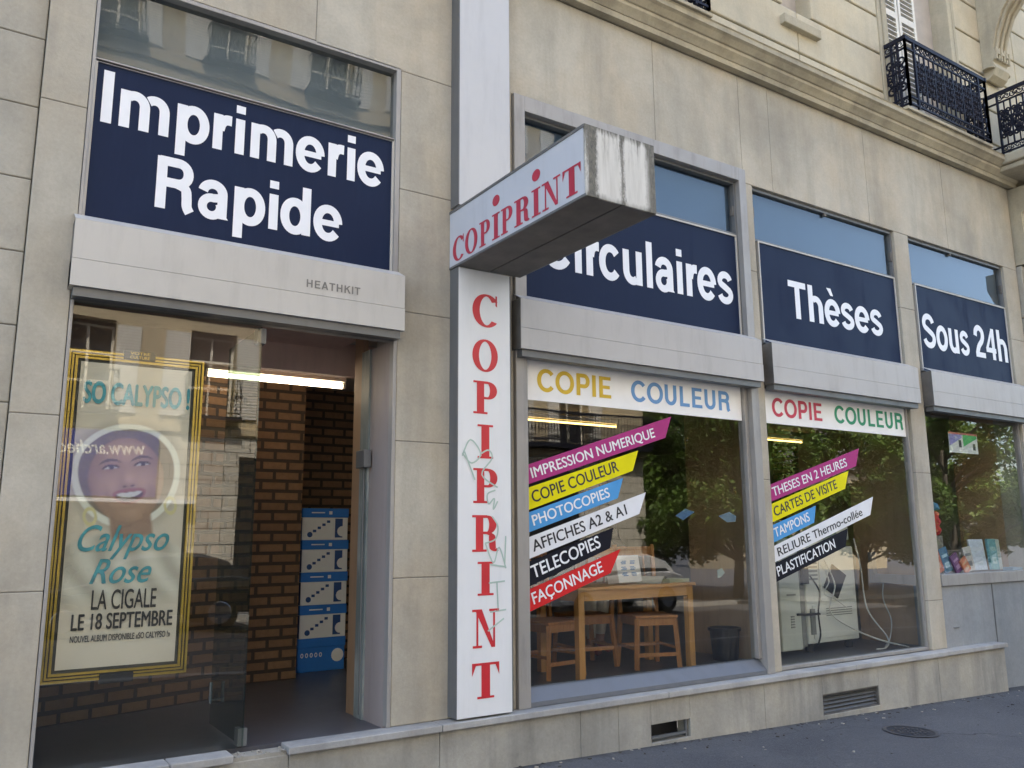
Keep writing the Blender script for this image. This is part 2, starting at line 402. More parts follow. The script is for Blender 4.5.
def sans(ch, V=.145, Hh=.115):
    """heavy grotesque glyphs: list of strokes (each a list of quads) and the advance"""
    S = lambda p, v=V, h=Hh: stroke(p, v, h)
    e = .97
    if ch == 'I': return [rect(.07, .07 + V, 0, .72)], .28
    if ch == 'i': return [rect(.07, .07 + V, 0, .52), rect(.07, .07 + V, .605, .72)], .28
    if ch == 'l': return [rect(.07, .07 + V, 0, .72)], .28
    if ch in 'nh':
        return [rect(.07, .07 + V, 0, .72 if ch == 'h' else .52), S(arc(.315, .30, .165, .165, 128, 0, 14, e) + [(.48, 0)])], .62
    if ch == 'm':
        return [rect(.07, .07 + V, 0, .52), S(arc(.30, .315, .158, .15, 128, 0, 12, e) + [(.458, 0)]), S(arc(.616, .315, .158, .15, 128, 0, 12, e) + [(.774, 0)])], .91
    if ch == 'u':
        return [rect(.40, .40 + V, 0, .52), S([(.145, .52)] + arc(.31, .215, .165, .165, 180, 310, 14, e))], .62
    if ch == 'r': return [rect(.07, .07 + V, 0, .52), S(spline([(.185, .30), (.22, .40), (.29, .452), (.385, .455)]), V * .95, Hh * 1.15)], .39
    if ch in 'pd':
        if ch == 'p': return [rect(.07, .07 + V, -.21, .52), rect(.10, .24, .40, .52), S(arc(.352, .26, .185, .212, 0, 360, 36, e))], .62
        return [rect(.40, .40 + V, 0, .72), S(arc(.268, .26, .185, .212, 0, 360, 36, e))], .62
    if ch == 'o': return [S(arc(.305, .26, .205, .215, 0, 360, 32, e))], .61
    if ch in 'eè':
        g = [S(arc(.285, .26, .20, .215, 2, 322, 28, e)), rect(.11, .50, .215, .305)]
        if ch == 'è': g.append([[(.12, .745), (.27, .745), (.35, .60), (.25, .60)]])
        return g, .57
    if ch == 'c': return [S(arc(.28, .26, .20, .215, 38, 322, 26, e))], .55
    if ch == 'C': return [S(arc(.375, .36, .295, .31, 38, 322, 30, e))], .73
    if ch == 'O': return [S(arc(.39, .36, .31, .31, 0, 360, 36, e))], .78
    if ch == 'a':
        return [S(arc(.275, .345, .165, .13, 172, 0, 16) + [(.44, .30)]), rect(.44 - V / 2, .44 + V / 2, .03, .345), [[(.44 - V / 2, .03), (.44 + V / 2, .03), (.47 + V / 2, 0), (.455 - V / 2, 0)]],
                S([(.42, .30), (.36, .287)] + arc(.26, .155, .15, .125, 80, 385, 24), V * .9, Hh * .92)], .57
    if ch == 's':
        return [S(arc(.275, .37, .155, .105, 12, 215, 16)[:-1] + spline([(.16, .31), (.275, .268), (.40, .215)], 5) + arc(.275, .152, .165, .108, 30, -168, 16)[1:], V * .88, Hh * .95)], .55
    if ch == 'S':
        return [S(arc(.345, .515, .215, .15, 10, 212, 18)[:-1] + spline([(.185, .425), (.345, .365), (.51, .30)], 5) + arc(.345, .205, .23, .152, 30, -168, 18)[1:], V, Hh)], .69
    if ch == 'R':
        return [rect(.08, .08 + V, 0, .72), S([(.12, .6625), (.42, .6625)] + arc(.42, .5175, .165, .145, 90, -90, 14, e) + [(.12, .3725)]),
                S(spline([(.40, .372), (.545, .32), (.575, .20), (.585, .08), (.635, 0)]))], .73
    if ch == 'T': return [rect(.02, .60, .60, .72), rect(.31 - V / 2, .31 + V / 2, 0, .62)], .62
    if ch == '2': return [S(spline([(.09, .47), (.13, .60), (.27, .665), (.42, .60), (.445, .48), (.38, .37), (.22, .24), (.115, .07)])), rect(.045, .52, 0, .115)], .57
    if ch == '4': return [rect(.33, .33 + V * .95, 0, .71), rect(.03, .53, .155, .265), [[(.35, .71), (.45, .71), (.15, .25), (.03, .25)]]], .57
    if ch == 'P': return [rect(.08, .08 + V, 0, .72), S([(.12, .6625), (.41, .6625)] + arc(.41, .4875, .165, .175, 90, -90, 14, e) + [(.12, .3125)])], .67
    if ch == 'E': return [rect(.08, .08 + V, 0, .72), rect(.1, .60, .605, .72), rect(.1, .56, .31, .42), rect(.1, .615, 0, .115)], .66
    if ch == 'U': return [S([(.15, .72), (.15, .30)] + arc(.36, .27, .21, .215, 180, 360, 18, e) + [(.57, .72)])], .72
    if ch == 'L': return [rect(.08, .08 + V, 0, .72), rect(.1, .57, 0, .12)], .60
    if ch == 'H': return [rect(.08, .08 + V, 0, .72), rect(.5, .5 + V, 0, .72), rect(.1, .6, .305, .42)], .73
    if ch == 'A': return [[[(.02, 0), (.175, 0), (.425, .72), (.28, .72)]], [[(.68, 0), (.525, 0), (.275, .72), (.42, .72)]], rect(.16, .54, .15, .26)], .70
    if ch == 'K': return [rect(.08, .08 + V, 0, .72), [[(.2, .25), (.2, .43), (.50, .72), (.68, .72)]], [[(.30, .42), (.42, .50), (.70, 0), (.52, 0)]]], .70
    return [], .27

def serif(ch, V=.19, Hh=.05):
    """fat-face serif capitals"""
    S = lambda p, v=V, h=Hh: stroke(p, v, h)
    sf = lambda c, y, w=.32: rect(c - w / 2, c + w / 2, y, y + .045)
    if ch == 'C': return [S(arc(.37, .36, .27, .345, 38, 318, 30)), [[(.60, .72), (.645, .72), (.645, .47), (.60, .50)]]], .70
    if ch == 'O': return [S(arc(.37, .36, .27, .345, 0, 360, 36))], .74
    if ch in 'Ii':
        return [rect(.19 - V / 2, .19 + V / 2, 0, .72), sf(.19, 0, .36), sf(.19, .675, .36)], .38
    if ch == 'P': return [rect(.12, .12 + V, 0, .72), sf(.21, 0, .36), rect(.03, .40, .675, .72), S([(.28, .69), (.40, .69)] + arc(.40, .52, .145, .17, 90, -90, 14) + [(.28, .35)])], .62
    if ch == 'R': return [rect(.12, .12 + V, 0, .72), sf(.21, 0, .36), rect(.03, .40, .675, .72), S([(.28, .69), (.40, .69)] + arc(.40, .53, .145, .16, 90, -90, 14) + [(.28, .37)]),
                          S(spline([(.40, .37), (.515, .32), (.53, .20), (.545, .07), (.60, .03), (.67, .045)]), V * .9, .05)], .68
    if ch == 'N': return [rect(.11, .16, 0, .72), rect(.545, .595, 0, .72), [[(.07, .72), (.25, .72), (.595, 0), (.50, 0)]], sf(.135, 0, .24), rect(.0, .24, .675, .72), sf(.57, .675, .26)], .70
    if ch == 'T': return [rect(.31 - V / 2, .31 + V / 2, 0, .72), sf(.31, 0, .36), rect(.02, .60, .67, .72), [[(.02, .72), (.065, .72), (.10, .67), (.02, .46)]], [[(.60, .72), (.555, .72), (.52, .67), (.60, .46)]]], .62
    return [], .3

def layout(text, fn, gap=0, **kw):
    strokes = []; x = 0
    for ch in text:
        g, adv = fn(ch, **kw)
        for st in g: strokes.append([[(a + x, b) for a, b in q] for q in st])
        x += adv + gap
    return strokes

def glyph_mesh(mb, strokes, place, eps=.00025):
    """place(u,v,d) -> point; each stroke stands a hair prouder so faces never coincide"""
    for k, st in enumerate(strokes):
        d = .0012 + (k % 7) * eps
        for q in st: mb.face([place(a, b, d) for a, b in q])
    return mb

def facade_place(x0, x1, zb, cap, strokes, y, capu=.72):
    us = [a for st in strokes for q in st for a, b in q]
    u0, u1 = min(us), max(us); k = (x1 - x0) / (u1 - u0); kz = cap / capu
    return lambda a, b, d: (x0 + (a - u0) * k, y - d, zb + b * kz)

def font_mesh(name, body, place, mats, parent, offset=0.0, shear=0.0, box=None):
    """built-in font outlines; box=(u0,u1,v0,v1): cap height v0..v1, whole width u0..u1"""
    c = bpy.data.curves.new(name, 'FONT'); c.body = body; bold = offset; c.shear = shear; c.fill_mode = 'FRONT'; c.resolution_u = 5
    o = bpy.data.objects.new(name, c); col.objects.link(o)
    dg = bpy.context.evaluated_depsgraph_get(); dg.update()
    me = bpy.data.meshes.new_from_object(o.evaluated_get(dg))
    bpy.data.objects.remove(o); bpy.data.curves.remove(c)
    base = [v.co.copy() for v in me.vertices]; polys = [list(p.vertices) for p in me.polygons]; bpy.data.meshes.remove(me)
    x0, x1 = min(v.x for v in base), max(v.x for v in base); u0, u1, v0, v1 = box; cap = .70
    vs = []; fs = []
    for k, (dx, dy) in enumerate(((0, 0), (-1, 0), (1, 0), (0, -.6), (0, .6)) if bold else ((0, 0),)):
        n0 = len(vs)
        for v in base:
            vs.append(tuple(place(u0 + (v.x + dx * bold - x0) / (x1 - x0) * (u1 - u0), v0 + (v.y + dy * bold) / cap * (v1 - v0), .0011 + k * .00015)))
        fs += [[i + n0 for i in p] for p in polys]
    me = bpy.data.meshes.new(name); me.from_pydata(vs, [], fs)
    me.materials.clear(); me.materials.append(mats)
    ob = bpy.data.objects.new(name, me); col.objects.link(ob)
    if parent is not None: attach(ob, parent)
    return ob

# ------------------------------------------------------------------ ground
def gz(x, y):
    if y > -5.4: return .19 - .025 * x + .02 * y
    if y > -13.6: return .19 - .025 * x + .02 * -5.4 - .13
    return .19 - .025 * x - .108 + .005

def sheet(name, x0, x1, y0, y1, m, dz=0, label=None):
    b = MB(); zf = (y0 + y1) / 2
    lvl = lambda x, y: gz(x, min(max(y, y0 + 1e-3), y1 - 1e-3)) + dz
    b.face([(x0, y0, lvl(x0, y0)), (x1, y0, lvl(x1, y0)), (x1, y1, lvl(x1, y1)), (x0, y1, lvl(x0, y1))])
    return tag(b.build(name, m), kind='structure')
sheet('pavement', -40, 90, -5.4, .25, M['asphalt'])
sheet('road', -40, 90, -13.6, -5.55, M['asphalt'])
sheet('pavement', -40, 90, -60, -13.75, M['asphalt'])
for ya, yb in ((-5.55, -5.4), (-13.75, -13.6)):
    b = MB()
    v = [(-40, ya), (90, ya), (90, yb), (-40, yb)]
    top = [(x, y, .19 - .025 * x - .108 + .003) for x, y in v]; bot = [(x, y, z - .3) for x, y, z in top]
    k = [b.vert(p) for p in bot + top]
    for q in ((0, 1, 2, 3), (4, 5, 6, 7), (0, 1, 5, 4), (1, 2, 6, 5), (2, 3, 7, 6), (3, 0, 4, 7)): b.fidx(q)
    tag(b.build('kerb', M['cap']), kind='structure')
b = MB(); b.face([(-400, -400, -3.2), (400, -400, -3.2), (400, 400, -3.2), (-400, 400, -3.2)])
tag(b.build('ground', M['asphalt']), kind='structure')

# ------------------------------------------------------------------ the shop building
B = thing('stone_building', 'cream stone Paris building with a print shop on its ground floor', 'building', (3, 0, .1))
GAP = .0045
def blocks(rects, y0, y1, name, m, parent=B, bevel=.004):
    mb = MB()
    for x0, x1, z0, z1 in rects: mb.box(x0 + GAP / 2, x1 - GAP / 2, y0, y1, z0 + GAP / 2, z1 - GAP / 2)
    return mb.build(name, m, parent, bevel)
def mortar(rects, y0, y1, m=None):
    mb = MB()
    for x0, x1, z0, z1 in rects: mb.box(x0 + .001, x1 - .001, y0, y1, z0, z1)
    mb.build('mortar', m or M['mortar'], B)
M['mortar'] = plain('grey_mortar', (.20, .19, .165), .9, 0, .2, .2)
def rows(x0, x1, zs): return [(x0, x1, zs[i], zs[i + 1]) for i in range(len(zs) - 1)]

TOP = 5.745
left = []
zs = [-.2, .62, 1.02, 1.43, 1.843, 2.23, 2.629, 3.02, 3.42, 3.83, 4.229, 4.63, 5.03, 5.43, TOP]
for i in range(len(zs) - 1):
    off = .35 if i % 2 else 0
    xs = [-9, -7.6 + off, -6.2 + off, -4.8 + off, -3.4 + off, -2.0 + off, -.75 + off, .158]
    for k in range(len(xs) - 1): left.append((xs[k], xs[k + 1], zs[i], zs[i + 1]))
mbw = MB()
for x0, x1, z0, z1 in left: mbw.box(x0 + .002, x1 - .002, .045, .35, z0 + .0025, z1 - .0025)
mbw.build('rusticated_wall', M['stone_grey'], B, .006)
mortar([(-9, .157, -.2, TOP)], .053, .34)
blocks(rows(.158, .384, [-.1, 1.30, 2.175, 3.872, TOP]), 0, .35, 'pilaster', M['stone'])
g = rows(2.262, 2.657, [.436, 1.30, 2.15, 3.0, 3.842, 4.70]) + [(.384, 1.651, 4.717, TOP), (1.651, 2.657, 4.70, TOP)]
g += rows(2.657, 3.14, [.436, TOP])
g += [(3.14, 3.165, .436, 4.81), (3.14, 4.612, 4.805, TOP), (4.612, 5.672, 4.805, TOP), (5.672, 6.08, 4.69, TOP), (6.08, 7.572, 4.69, TOP), (7.572, 9.03, 4.69, TOP), (9.03, 10.52, 4.69, TOP)]
pil = rows(5.672, 5.79, [.436, 2.01, 3.864, 4.69]) + rows(7.978, 8.238, [.436, .90, 2.148, 3.86, 4.69])
for q in (pil[:3], pil[3:]): blocks(q, 0, .115, 'window_pillar', M['stone'])
g += rows(10.205, 10.52, [-.3, 1.0, 2.3, 3.80, 4.69])
blocks(g, 0, .32, 'ground_floor_wall', M['stone'])
mortar([(2.266, 3.139, .44, TOP - .01), (.388, 2.266, 4.722, TOP - .01), (3.15, 10.51, 4.81, TOP - .01), (5.68, 10.51, 4.695, 4.81), (10.21, 10.51, -.3, 4.695), (.165, .380, -.1, TOP - .01)], .0042, .31)
mortar([(5.678, 5.785, .44, 4.695), (7.982, 8.234, .44, 4.695)], .0042, .11)
mb = MB(); mb.box(8.238, 10.205, .012, .3, -.3, 1.025); mb.build('apron_wall', M['render'], B)
mb = MB(); mb.box(8.4, 8.5, -.0, .012, .62, .622); mb.box(9.19, 9.2, .004, .012, -.2, 1.02); mb.build('panel_joint', M['alu_dark'], B)

# plinth with its cap and air vents
def plinth_block(mb, x0, x1):
    zb0, zb1 = gz(x0, -.09) - .1, gz(x1, -.09) - .1
    v = [(x0, -.09, zb0), (x1, -.09, zb1), (x1, .05, zb1), (x0, .05, zb0), (x0, -.09, .392), (x1, -.09, .392), (x1, .05, .392), (x0, .05, .392)]
    k = [mb.vert(p) for p in v]
    for q in ((0, 1, 2, 3), (4, 5, 6, 7), (0, 1, 5, 4), (1, 2, 6, 5), (2, 3, 7, 6), (3, 0, 4, 7)): mb.fidx([k[i] for i in q])
def plinth_bar(mb, x0, x1, z0, z1): mb.box(x0, x1, -.09, .05, z0, z1)
mb = MB()
cuts = [.30, .95, 1.62, 2.55, 3.62, 3.95]
for a, c in zip(cuts[:-1], cuts[1:]): plinth_block(mb, a + .0015, c - .0015)
def plinth_with_hole(mb, x0, x1, h0, h1, z0, z1):
    plinth_block(mb, x0 + .0015, h0); plinth_block(mb, h1, x1 - .0015)
    mb.box(h0, h1, -.09, .05, z1, .392); mb.box(h0, h1, -.09, .05, gz(h0, 0) - .2, z0)
plinth_with_hole(mb, 3.95, 5.45, 4.25, 4.635, .10, .222)
plinth_with_hole(mb, 5.45, 7.9, 6.165, 6.945, .064, .228)
plinth_block(mb, 7.9 + .0015, 9.12)
PL = mb.build('plinth', M['plinth'], B, .004)
mb = MB()
for a, c in ((.30, 1.0), (1.003, 1.315), (1.61, 2.55), (2.553, 4.4), (4.403, 6.6), (6.603, 9.135)):
    mb.box(a, c, -.125, .02, .394, .436)
mb.build('ledge_cap', M['cap'], PL, .007, seg=3)
mb = MB(); mb.box(1.318, 1.607, -.085, .02, .392, .412)
for k in range(26):
    x = RND.uniform(1.32, 1.6); s = RND.uniform(.01, .028)
    mb.obox(Matrix.Translation((x, RND.uniform(-.085, 0), .412)) @ Euler((RND.random(), RND.random(), RND.random() * 3)).to_matrix().to_4x4(), s, s * .7, s * .35)
mb.build('broken_step', M['plinth'], PL)
mb = MB(); mb.box(4.25, 4.635, .05, .06, .09, .23); mb.mi = 1
mb.box(4.25, 4.262, -.07, -.05, .10, .222); mb.box(4.6, 4.615, -.075, -.055, .10, .222); mb.box(4.262, 4.6, -.08, -.06, .125, .14)
mb.build('air_vent', [M['black'], M['alu_dark']], PL)
mb = MB(); mb.box(6.165, 6.945, .05, .06, .05, .24); mb.mi = 1
for k in range(5):
    z = .085 + k * .031
    mb.obox(Matrix.Translation((6.555, -.05, z)) @ Matrix.Rotation(rad(35), 4, 'X'), .775, .03, .006)
mb.mi = 2
mb.box(6.165, 6.945, -.085, -.03, .064, .074); mb.box(6.165, 6.945, -.085, -.03, .219, .228); mb.box(6.165, 6.173, -.085, -.03, .074, .219); mb.box(6.937, 6.945, -.085, -.03, .074, .219)
mb.build('air_vent', [M['black'], M['alu_dark'], M['rust']], PL)

# cornice: moulded profile swept along the front
prof = [(0, 5.75), (-.07, 5.752), (-.078, 5.80), (-.085, 5.80), (-.11, 5.83), (-.135, 5.855), (-.135, 5.885), (-.15, 5.89), (-.19, 5.93), (-.215, 5.945), (-.215, 5.99), (-.225, 6.0), (0, 6.02)]
mb = MB()
mb.prism(prof, lambda u, v, d: (d, u, v), -9, 10.6)
mb.build('cornice', M['cornice'], B)
# upper wall: channelled blocks, openings left free
uz = [6.0, 6.30, 6.76, 7.22, 7.68, 8.14, 8.60, 9.06, 9.52]
for x0, x1, zlo in ((-9, 3.35, 0), (5.2, 6.42, 6.6), (6.87, 8.05, 6.6), (9.70, 14, 0), (5.2, 8.05, -1)):
    mb = MB()
    for z0, z1 in zip(uz[:-1], uz[1:]):
        if (zlo > 0 and z0 < 6.5) or (zlo < 0 and z0 > 6.5): continue
        n = max(1, round((x1 - x0) / 1.25)); w_ = (x1 - x0) / n
        for k in range(n): mb.box(x0 + k * w_ + (.004 if k else 0), x0 + (k + 1) * w_ - (.004 if k < n - 1 else 0), 0, .3, z0 + .012, z1 - .012)
    mb.build('upper_wall', M['stone_warm'], B, .012)

mb = MB()
mb.box(-9, 14, .02, .32, 9.52, 19.3); mb.box(-9, 14, .03, .05, 6.0, 9.5) if False else None
for x0, x1 in ((-9, 3.36), (5.19, 6.40), (6.89, 8.06), (9.69, 14)): mb.box(x0, x1, .03, .3, 5.75, 9.52)
mb.box(6.38, 6.9, .03, .3, 5.75, 6.60)
mb.box(-9, 14, .32, 10, 9.6, 19.3)     # unseen storeys above, their height set to shade the street
mb.build('upper_mass', M['stone_warm'], B)
# windows upstairs
def tall_window(x0, x1, name='upper_window'):
    mb = MB()
    for a, c in ((x0 - .15, x0 - .09), (x0 - .085, x0), (x1, x1 + .085), (x1 + .09, x1 + .15)):
        mb.box(a, c, -.03 if abs(a - x0) < .12 else -.015, .3, 6.02, 9.3)
    w = mb.build(name, M['cornice'], B, .01)
    xm = x0 + .76; mb = MB(); mb.box(xm, x1, .2, .24, 6.02, 9.3); mb.build('blind_panel', M['ceil'], w)
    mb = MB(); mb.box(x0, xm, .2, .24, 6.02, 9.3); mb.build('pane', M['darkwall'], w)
    return w
def shutter(parent, x0, x1, y, ang=0):
    mb = MB(); z0, z1 = 6.05, 8.9
    for a, c in ((x0, x0 + .045), (x1 - .045, x1)): mb.box(a, c, y, y + .035, z0, z1)
    for z in (z0, 7.4, z1 - .08): mb.box(x0 + .045, x1 - .045, y, y + .035, z, z + .08)
    z = z0 + .11
    while z < z1 - .11:
        if not 7.37 < z < 7.5:
            mb.obox(Matrix.Translation(((x0 + x1) / 2, y + .018, z)) @ Matrix.Rotation(rad(-8), 4, 'X'), x1 - x0 - .09, .04, .012)
        z += .062
    return mb.build('shutter', M['shutter'], parent)
w1 = tall_window(8.20, 9.55)
shutter(w1, 8.215, 8.575, .06); shutter(w1, 8.60, 8.945, .06)
w2 = tall_window(3.5, 5.05)
shutter(w2, 3.515, 3.875, .06); shutter(w2, 3.90, 4.245, .06)
mb = MB(); mb.box(6.42, 6.87, .18, .22, 6.6, 9.5)
sw = mb.build('upper_window', M['ceil'], B)
mb = MB(); mb.box(6.36, 6.93, -.06, .2, 6.52, 6.62); mb.build('sill', M['cornice'], sw, .008)

def scroll(c, r, turns, a0, sgn, P, n=22):
    o = []
    for k in range(n + 1):
        t = k / n; a = a0 + sgn * turns * 2 * PI * t; rr = r * (1 - .82 * t)
        o.append(P(c[0] + rr * math.cos(a), c[1] + rr * math.sin(a)))
    return o
def railing(name, P, w, h, parent, n=None):
    """wrought-iron panel: P(u,v) -> point, u along 0..w, v up 0..h"""
    mb = MB()
    mb.bar(P(-.02, h), P(w + .02, h), .045, .028)
    for v in (.03, .11, h - .12): mb.bar(P(0, v), P(w, v), .02, .016)
    for u in (0, w, .16, w - .16): mb.bar(P(u, 0), P(u, h), .024, .024)
    if n is None: n = max(1, round((w - .32) / .20))
    us = [.16 + (w - .32) * k / n for k in range(n + 1)] if w > .5 else [0, w]
    for a, c in zip(us[:-1], us[1:]):
        m = (a + c) / 2; d = c - a; lo, hi = .11, h - .12
        mb.bar(P(a, lo), P(a, hi), .016, .016)
        mb.tube([P(m, lo), P(m, hi)], .009, 5)
        q = (hi - lo)
        for s in (-1, 1):
            r = d * .24
            mb.tube(scroll((m + s * r * 1.02, lo + q * .22), r, 1.35, PI if s > 0 else 0, -s, P), .013, 5)
            mb.tube(scroll((m + s * r * 1.02, lo + q * .38), r * .8, 1.2, 0 if s > 0 else PI, s, P), .011, 5)
            mb.tube(scroll((m + s * r * 1.02, lo + q * .64), r * .8, 1.2, 0 if s > 0 else PI, -s, P), .011, 5)
            mb.tube(scroll((m + s * r * 1.02, lo + q * .78), r, 1.35, PI if s > 0 else 0, s, P), .011, 5)
            mb.tube([P(m + s * d * (.06 + .36 * math.sin(PI * k / 10)), lo + q * (.2 + .06 * k)) for k in range(11)], .010, 5)
            mb.tube(scroll((m + s * d * .3, lo + q * .5), d * .16, 1.2, PI / 2, s, P), .010, 5)
            for k in range(4):
                p = P(m + s * d * (.12 + .08 * (k % 2)), lo + q * (.33 + .12 * k)); mb.lathe([(.001, -.028), (.02, -.01), (.022, .012), (.001, .032)], p, 7)
        for k in range(3):
            mb.tube(scroll((a + d * (.2 + .3 * k), h - .06), .042, 1.2, 0, 1 if k % 2 else -1, P, 12), .007, 4)
            mb.tube(scroll((a + d * (.2 + .3 * k), .07), .032, 1.2, 0, -1 if k % 2 else 1, P, 12), .006, 4)
    return mb.build(name, M['iron'], parent)
def balconet(x0, x1, z0, d):
    mb = MB(); mb.box(x0 - .05, x1 + .05, -d + .0, 0, z0 + .015, z0 + .05)
    bl = mb.build('balconet', M['cornice'], B, .006)
    railing('railing', lambda u, v: (x0 + u, -d, z0 + .06 + v), x1 - x0, .80, bl)
    railing('railing', lambda u, v: (x0, -u, z0 + .06 + v), d, .80, bl, 1)
    railing('railing', lambda u, v: (x1, -u, z0 + .06 + v), d, .80, bl, 1)
balconet(8.11, 9.74, 5.99, .25)
balconet(3.45, 5.07, 5.99, .25)
# the larger balcony further along, with its slab on the cornice, and the console that carries the one above
mb = MB(); mb.box(10.1, 13.9, -.95, 0, 5.90, 6.02); mb.box(10.14, 13.9, -.88, 0, 5.83, 5.90)
bl = mb.build('balcony', M['cornice'], B, .02)
railing('railing', lambda u, v: (10.2, -u * 1.0, 6.05 + v), .9, .80, bl, 4)
railing('railing', lambda u, v: (10.2 + u, -.9, 6.05 + v), 3.6, .80, bl)
mb = MB()
cp = [(0, 7.15), (-.05, 7.12), (-.12, 7.17), (-.16, 7.26), (-.13, 7.34), (-.17, 7.42), (-.15, 7.52), (-.2, 7.72), (-.3, 7.95), (-.46, 8.14), (-.62, 8.24), (-.62, 8.42), (0, 8.42)]
mb.prism(cp, lambda u, v, d: (d, u, v), 10.28, 10.62)
for k in (10.32, 10.42, 10.52):
    mb.tube([(k + .02, u - .012, v) for u, v in cp[5:11]], .022, 6)
for s in (10.27, 10.63):
    mb.lathe([(.001, -.012), (.07, -.01), (.075, 0), (.07, .01), (.001, .012)], (s, -.08, 7.25), 14)
for k in range(6): mb.bar((10.30 + k * .062, -.165, 7.36), (10.30 + k * .062, -.175, 7.52), .03, .03)
mb.box(10.22, 10.68, -.7, 0, 8.42, 8.5)
mb.build('console', M['cornice'], B, .006)

# lintel panels
def lintel(x0, x1, m, z0=2.835, z1=3.195, seam=2.985):
    mb = MB()
    mb.box(x0, x1, -.112, 0, z0, seam - .0015); mb.box(x0 + .001, x1 - .001, -.110, 0, seam + .0015, z1)
    mb.mi = 1; mb.box(x0, x0 + .003, -.1, 0, z0 + .002, z1 - .002)
    mb.face([(x0, -.11, z1 + .0005), (x1, -.11, z1 + .0005), (x1, .0, z1 + .06), (x0, .0, z1 + .06)])
    mb.m[-1] = 0
    mb.mi = 2; mb.box(x0 + .02, x1 - .02, -.09, 0, z0 - .05, z0 - .002)
    return mb.build('lintel_panel', [m, M['rust'], M['alu_dark']], B)
LD = lintel(.365, 2.262, M['sheet'], 2.84, 3.2)
lintel(3.155, 5.655, M['sheet_blue']); lintel(5.785, 8.0, M['sheet_blue']); lintel(8.24, 10.25, M['sheet_blue'])
for x0, x1 in ((3.153, 3.155), (5.783, 5.785), (8.238, 8.24)):
    mb = MB(); mb.box(x0 - .002, x1 - .0005, -.111, 0, 2.836, 3.194); mb.build('end_plate', M['rust'], B)
st = layout('HEATHKIT', sans, .04, V=.15, Hh=.12)
mb = glyph_mesh(MB(), st, facade_place(1.612, 1.955, 3.026, .048, st, -.1105))
mb.build('lettering', plain('faded_letter', (.20, .19, .17), .6), LD)

# shop front frames and panes
def frame(name, parts, m, parent=B, bevel=.003):
    mb = MB()
    for p in parts: mb.box(*p)
    return mb.build(name, m, parent, bevel)
def pane(x0, x1, z0, z1, y, m, parent, name='pane', t=.006):
    return MB().box(x0, x1, y, y + t, z0, z1).build(name, m, parent)
# window 1 has a wide aluminium surround
D1 = frame('display_window', [(3.166, 3.262, -.03, .1, .4375, 4.80), (5.583, 5.671, -.03, .1, .4375, 4.80), (3.262, 5.583, -.03, .1, 4.678, 4.80),
     (3.262, 3.274, 0.005, .1, .555, 2.83), (5.54, 5.583, 0.02, .1, .555, 2.83), (3.262, 5.583, -.004, .1, .4375, .470)], M['alu'])
mb = MB(); mb.face([(3.262, -.02, .47), (5.583, -.02, .47), (5.583, .07, .556), (3.262, .07, .556)]); mb.face([(3.262, -.02, .47), (5.583, -.02, .47), (5.583, -.02, .44), (3.262, -.02, .44)])
mb.build('bottom_rail', painted('sill_sheet', (.15, .158, .17), .45, (.14, .15, .16), .5, .2), D1)
pane(3.27, 5.56, .55, 2.84, .055, M['glass'], D1)
pane(3.28, 5.575, 4.19, 4.665, .06, M['glass_sky'], D1, 'transom_pane')
MB().box(3.27, 5.58, .10, .112, 3.26, 4.70).build('added_board', M['sky_tint'], D1)  # added board, tints the transom like mirrored sky
frame('transom_frame', [(3.262, 3.285, .02, .09, 3.24, 4.678), (5.56, 5.583, .02, .09, 3.24, 4.678), (3.285, 5.56, .02, .09, 4.655, 4.678), (3.285, 5.56, .025, .09, 4.165, 4.192)], M['alu_dark'], D1)
frame('hinge', [(3.286, 3.30, .03, .06, 4.42, 4.50), (5.545, 5.56, .03, .06, 4.36, 4.45)], M['rust'], D1)
D2 = frame('display_window', [(5.791, 5.822, .03, .1, .4375, 2.83), (7.95, 7.977, .03, .1, .4375, 2.83), (5.822, 7.95, .03, .1, .4375, .47)], M['alu'])
pane(5.815, 7.955, .46, 2.84, .055, M['glass'], D2)
pane(5.81, 7.96, 4.195, 4.665, .06, M['glass_sky'], D2, 'transom_pane')
MB().box(5.80, 7.97, .098, .11, 3.26, 4.70).build('added_board', M['sky_tint'], D2)  # added board carrying the sky reflection's blue
frame('transom_frame', [(5.791, 5.813, .03, .09, 3.24, 4.689), (7.955, 7.977, .03, .09, 3.24, 4.689), (5.813, 7.955, .03, .09, 4.66, 4.689), (5.813, 7.955, .03, .09, 4.17, 4.196)], M['alu_dark'], D2)
frame('hinge', [(5.815, 5.835, .03, .06, 4.40, 4.50), (6.87, 6.90, .03, .06, 4.635, 4.66), (7.935, 7.955, .03, .06, 4.36, 4.46)], M['rust'], D2)
D3 = frame('display_window', [(8.239, 8.262, .03, .1, 1.14, 2.83), (10.18, 10.204, .03, .1, 1.14, 2.83), (8.239, 10.204, -.012, .1, 1.03, 1.14)], M['alu'])
pane(8.255, 10.185, 1.13, 2.84, .055, M['glass'], D3)
pane(8.25, 10.19, 4.195, 4.665, .06, M['glass_sky'], D3, 'transom_pane')
MB().box(8.245, 10.2, .098, .11, 3.26, 4.70).build('added_board', M['sky_tint'], D3)  # added board, its blue stands in for reflected sky
frame('transom_frame', [(8.239, 8.26, .03, .09, 3.24, 4.689), (10.182, 10.204, .03, .09, 3.24, 4.689), (8.26, 10.182, .03, .09, 4.66, 4.689), (8.26, 10.182, .03, .09, 4.17, 4.196)], M['alu_dark'], D3)
frame('hinge', [(8.262, 8.28, .03, .06, 4.40, 4.50), (9.10, 9.13, .03, .06, 4.635, 4.66), (10.165, 10.182, .03, .06, 4.36, 4.46)], M['rust'], D3)
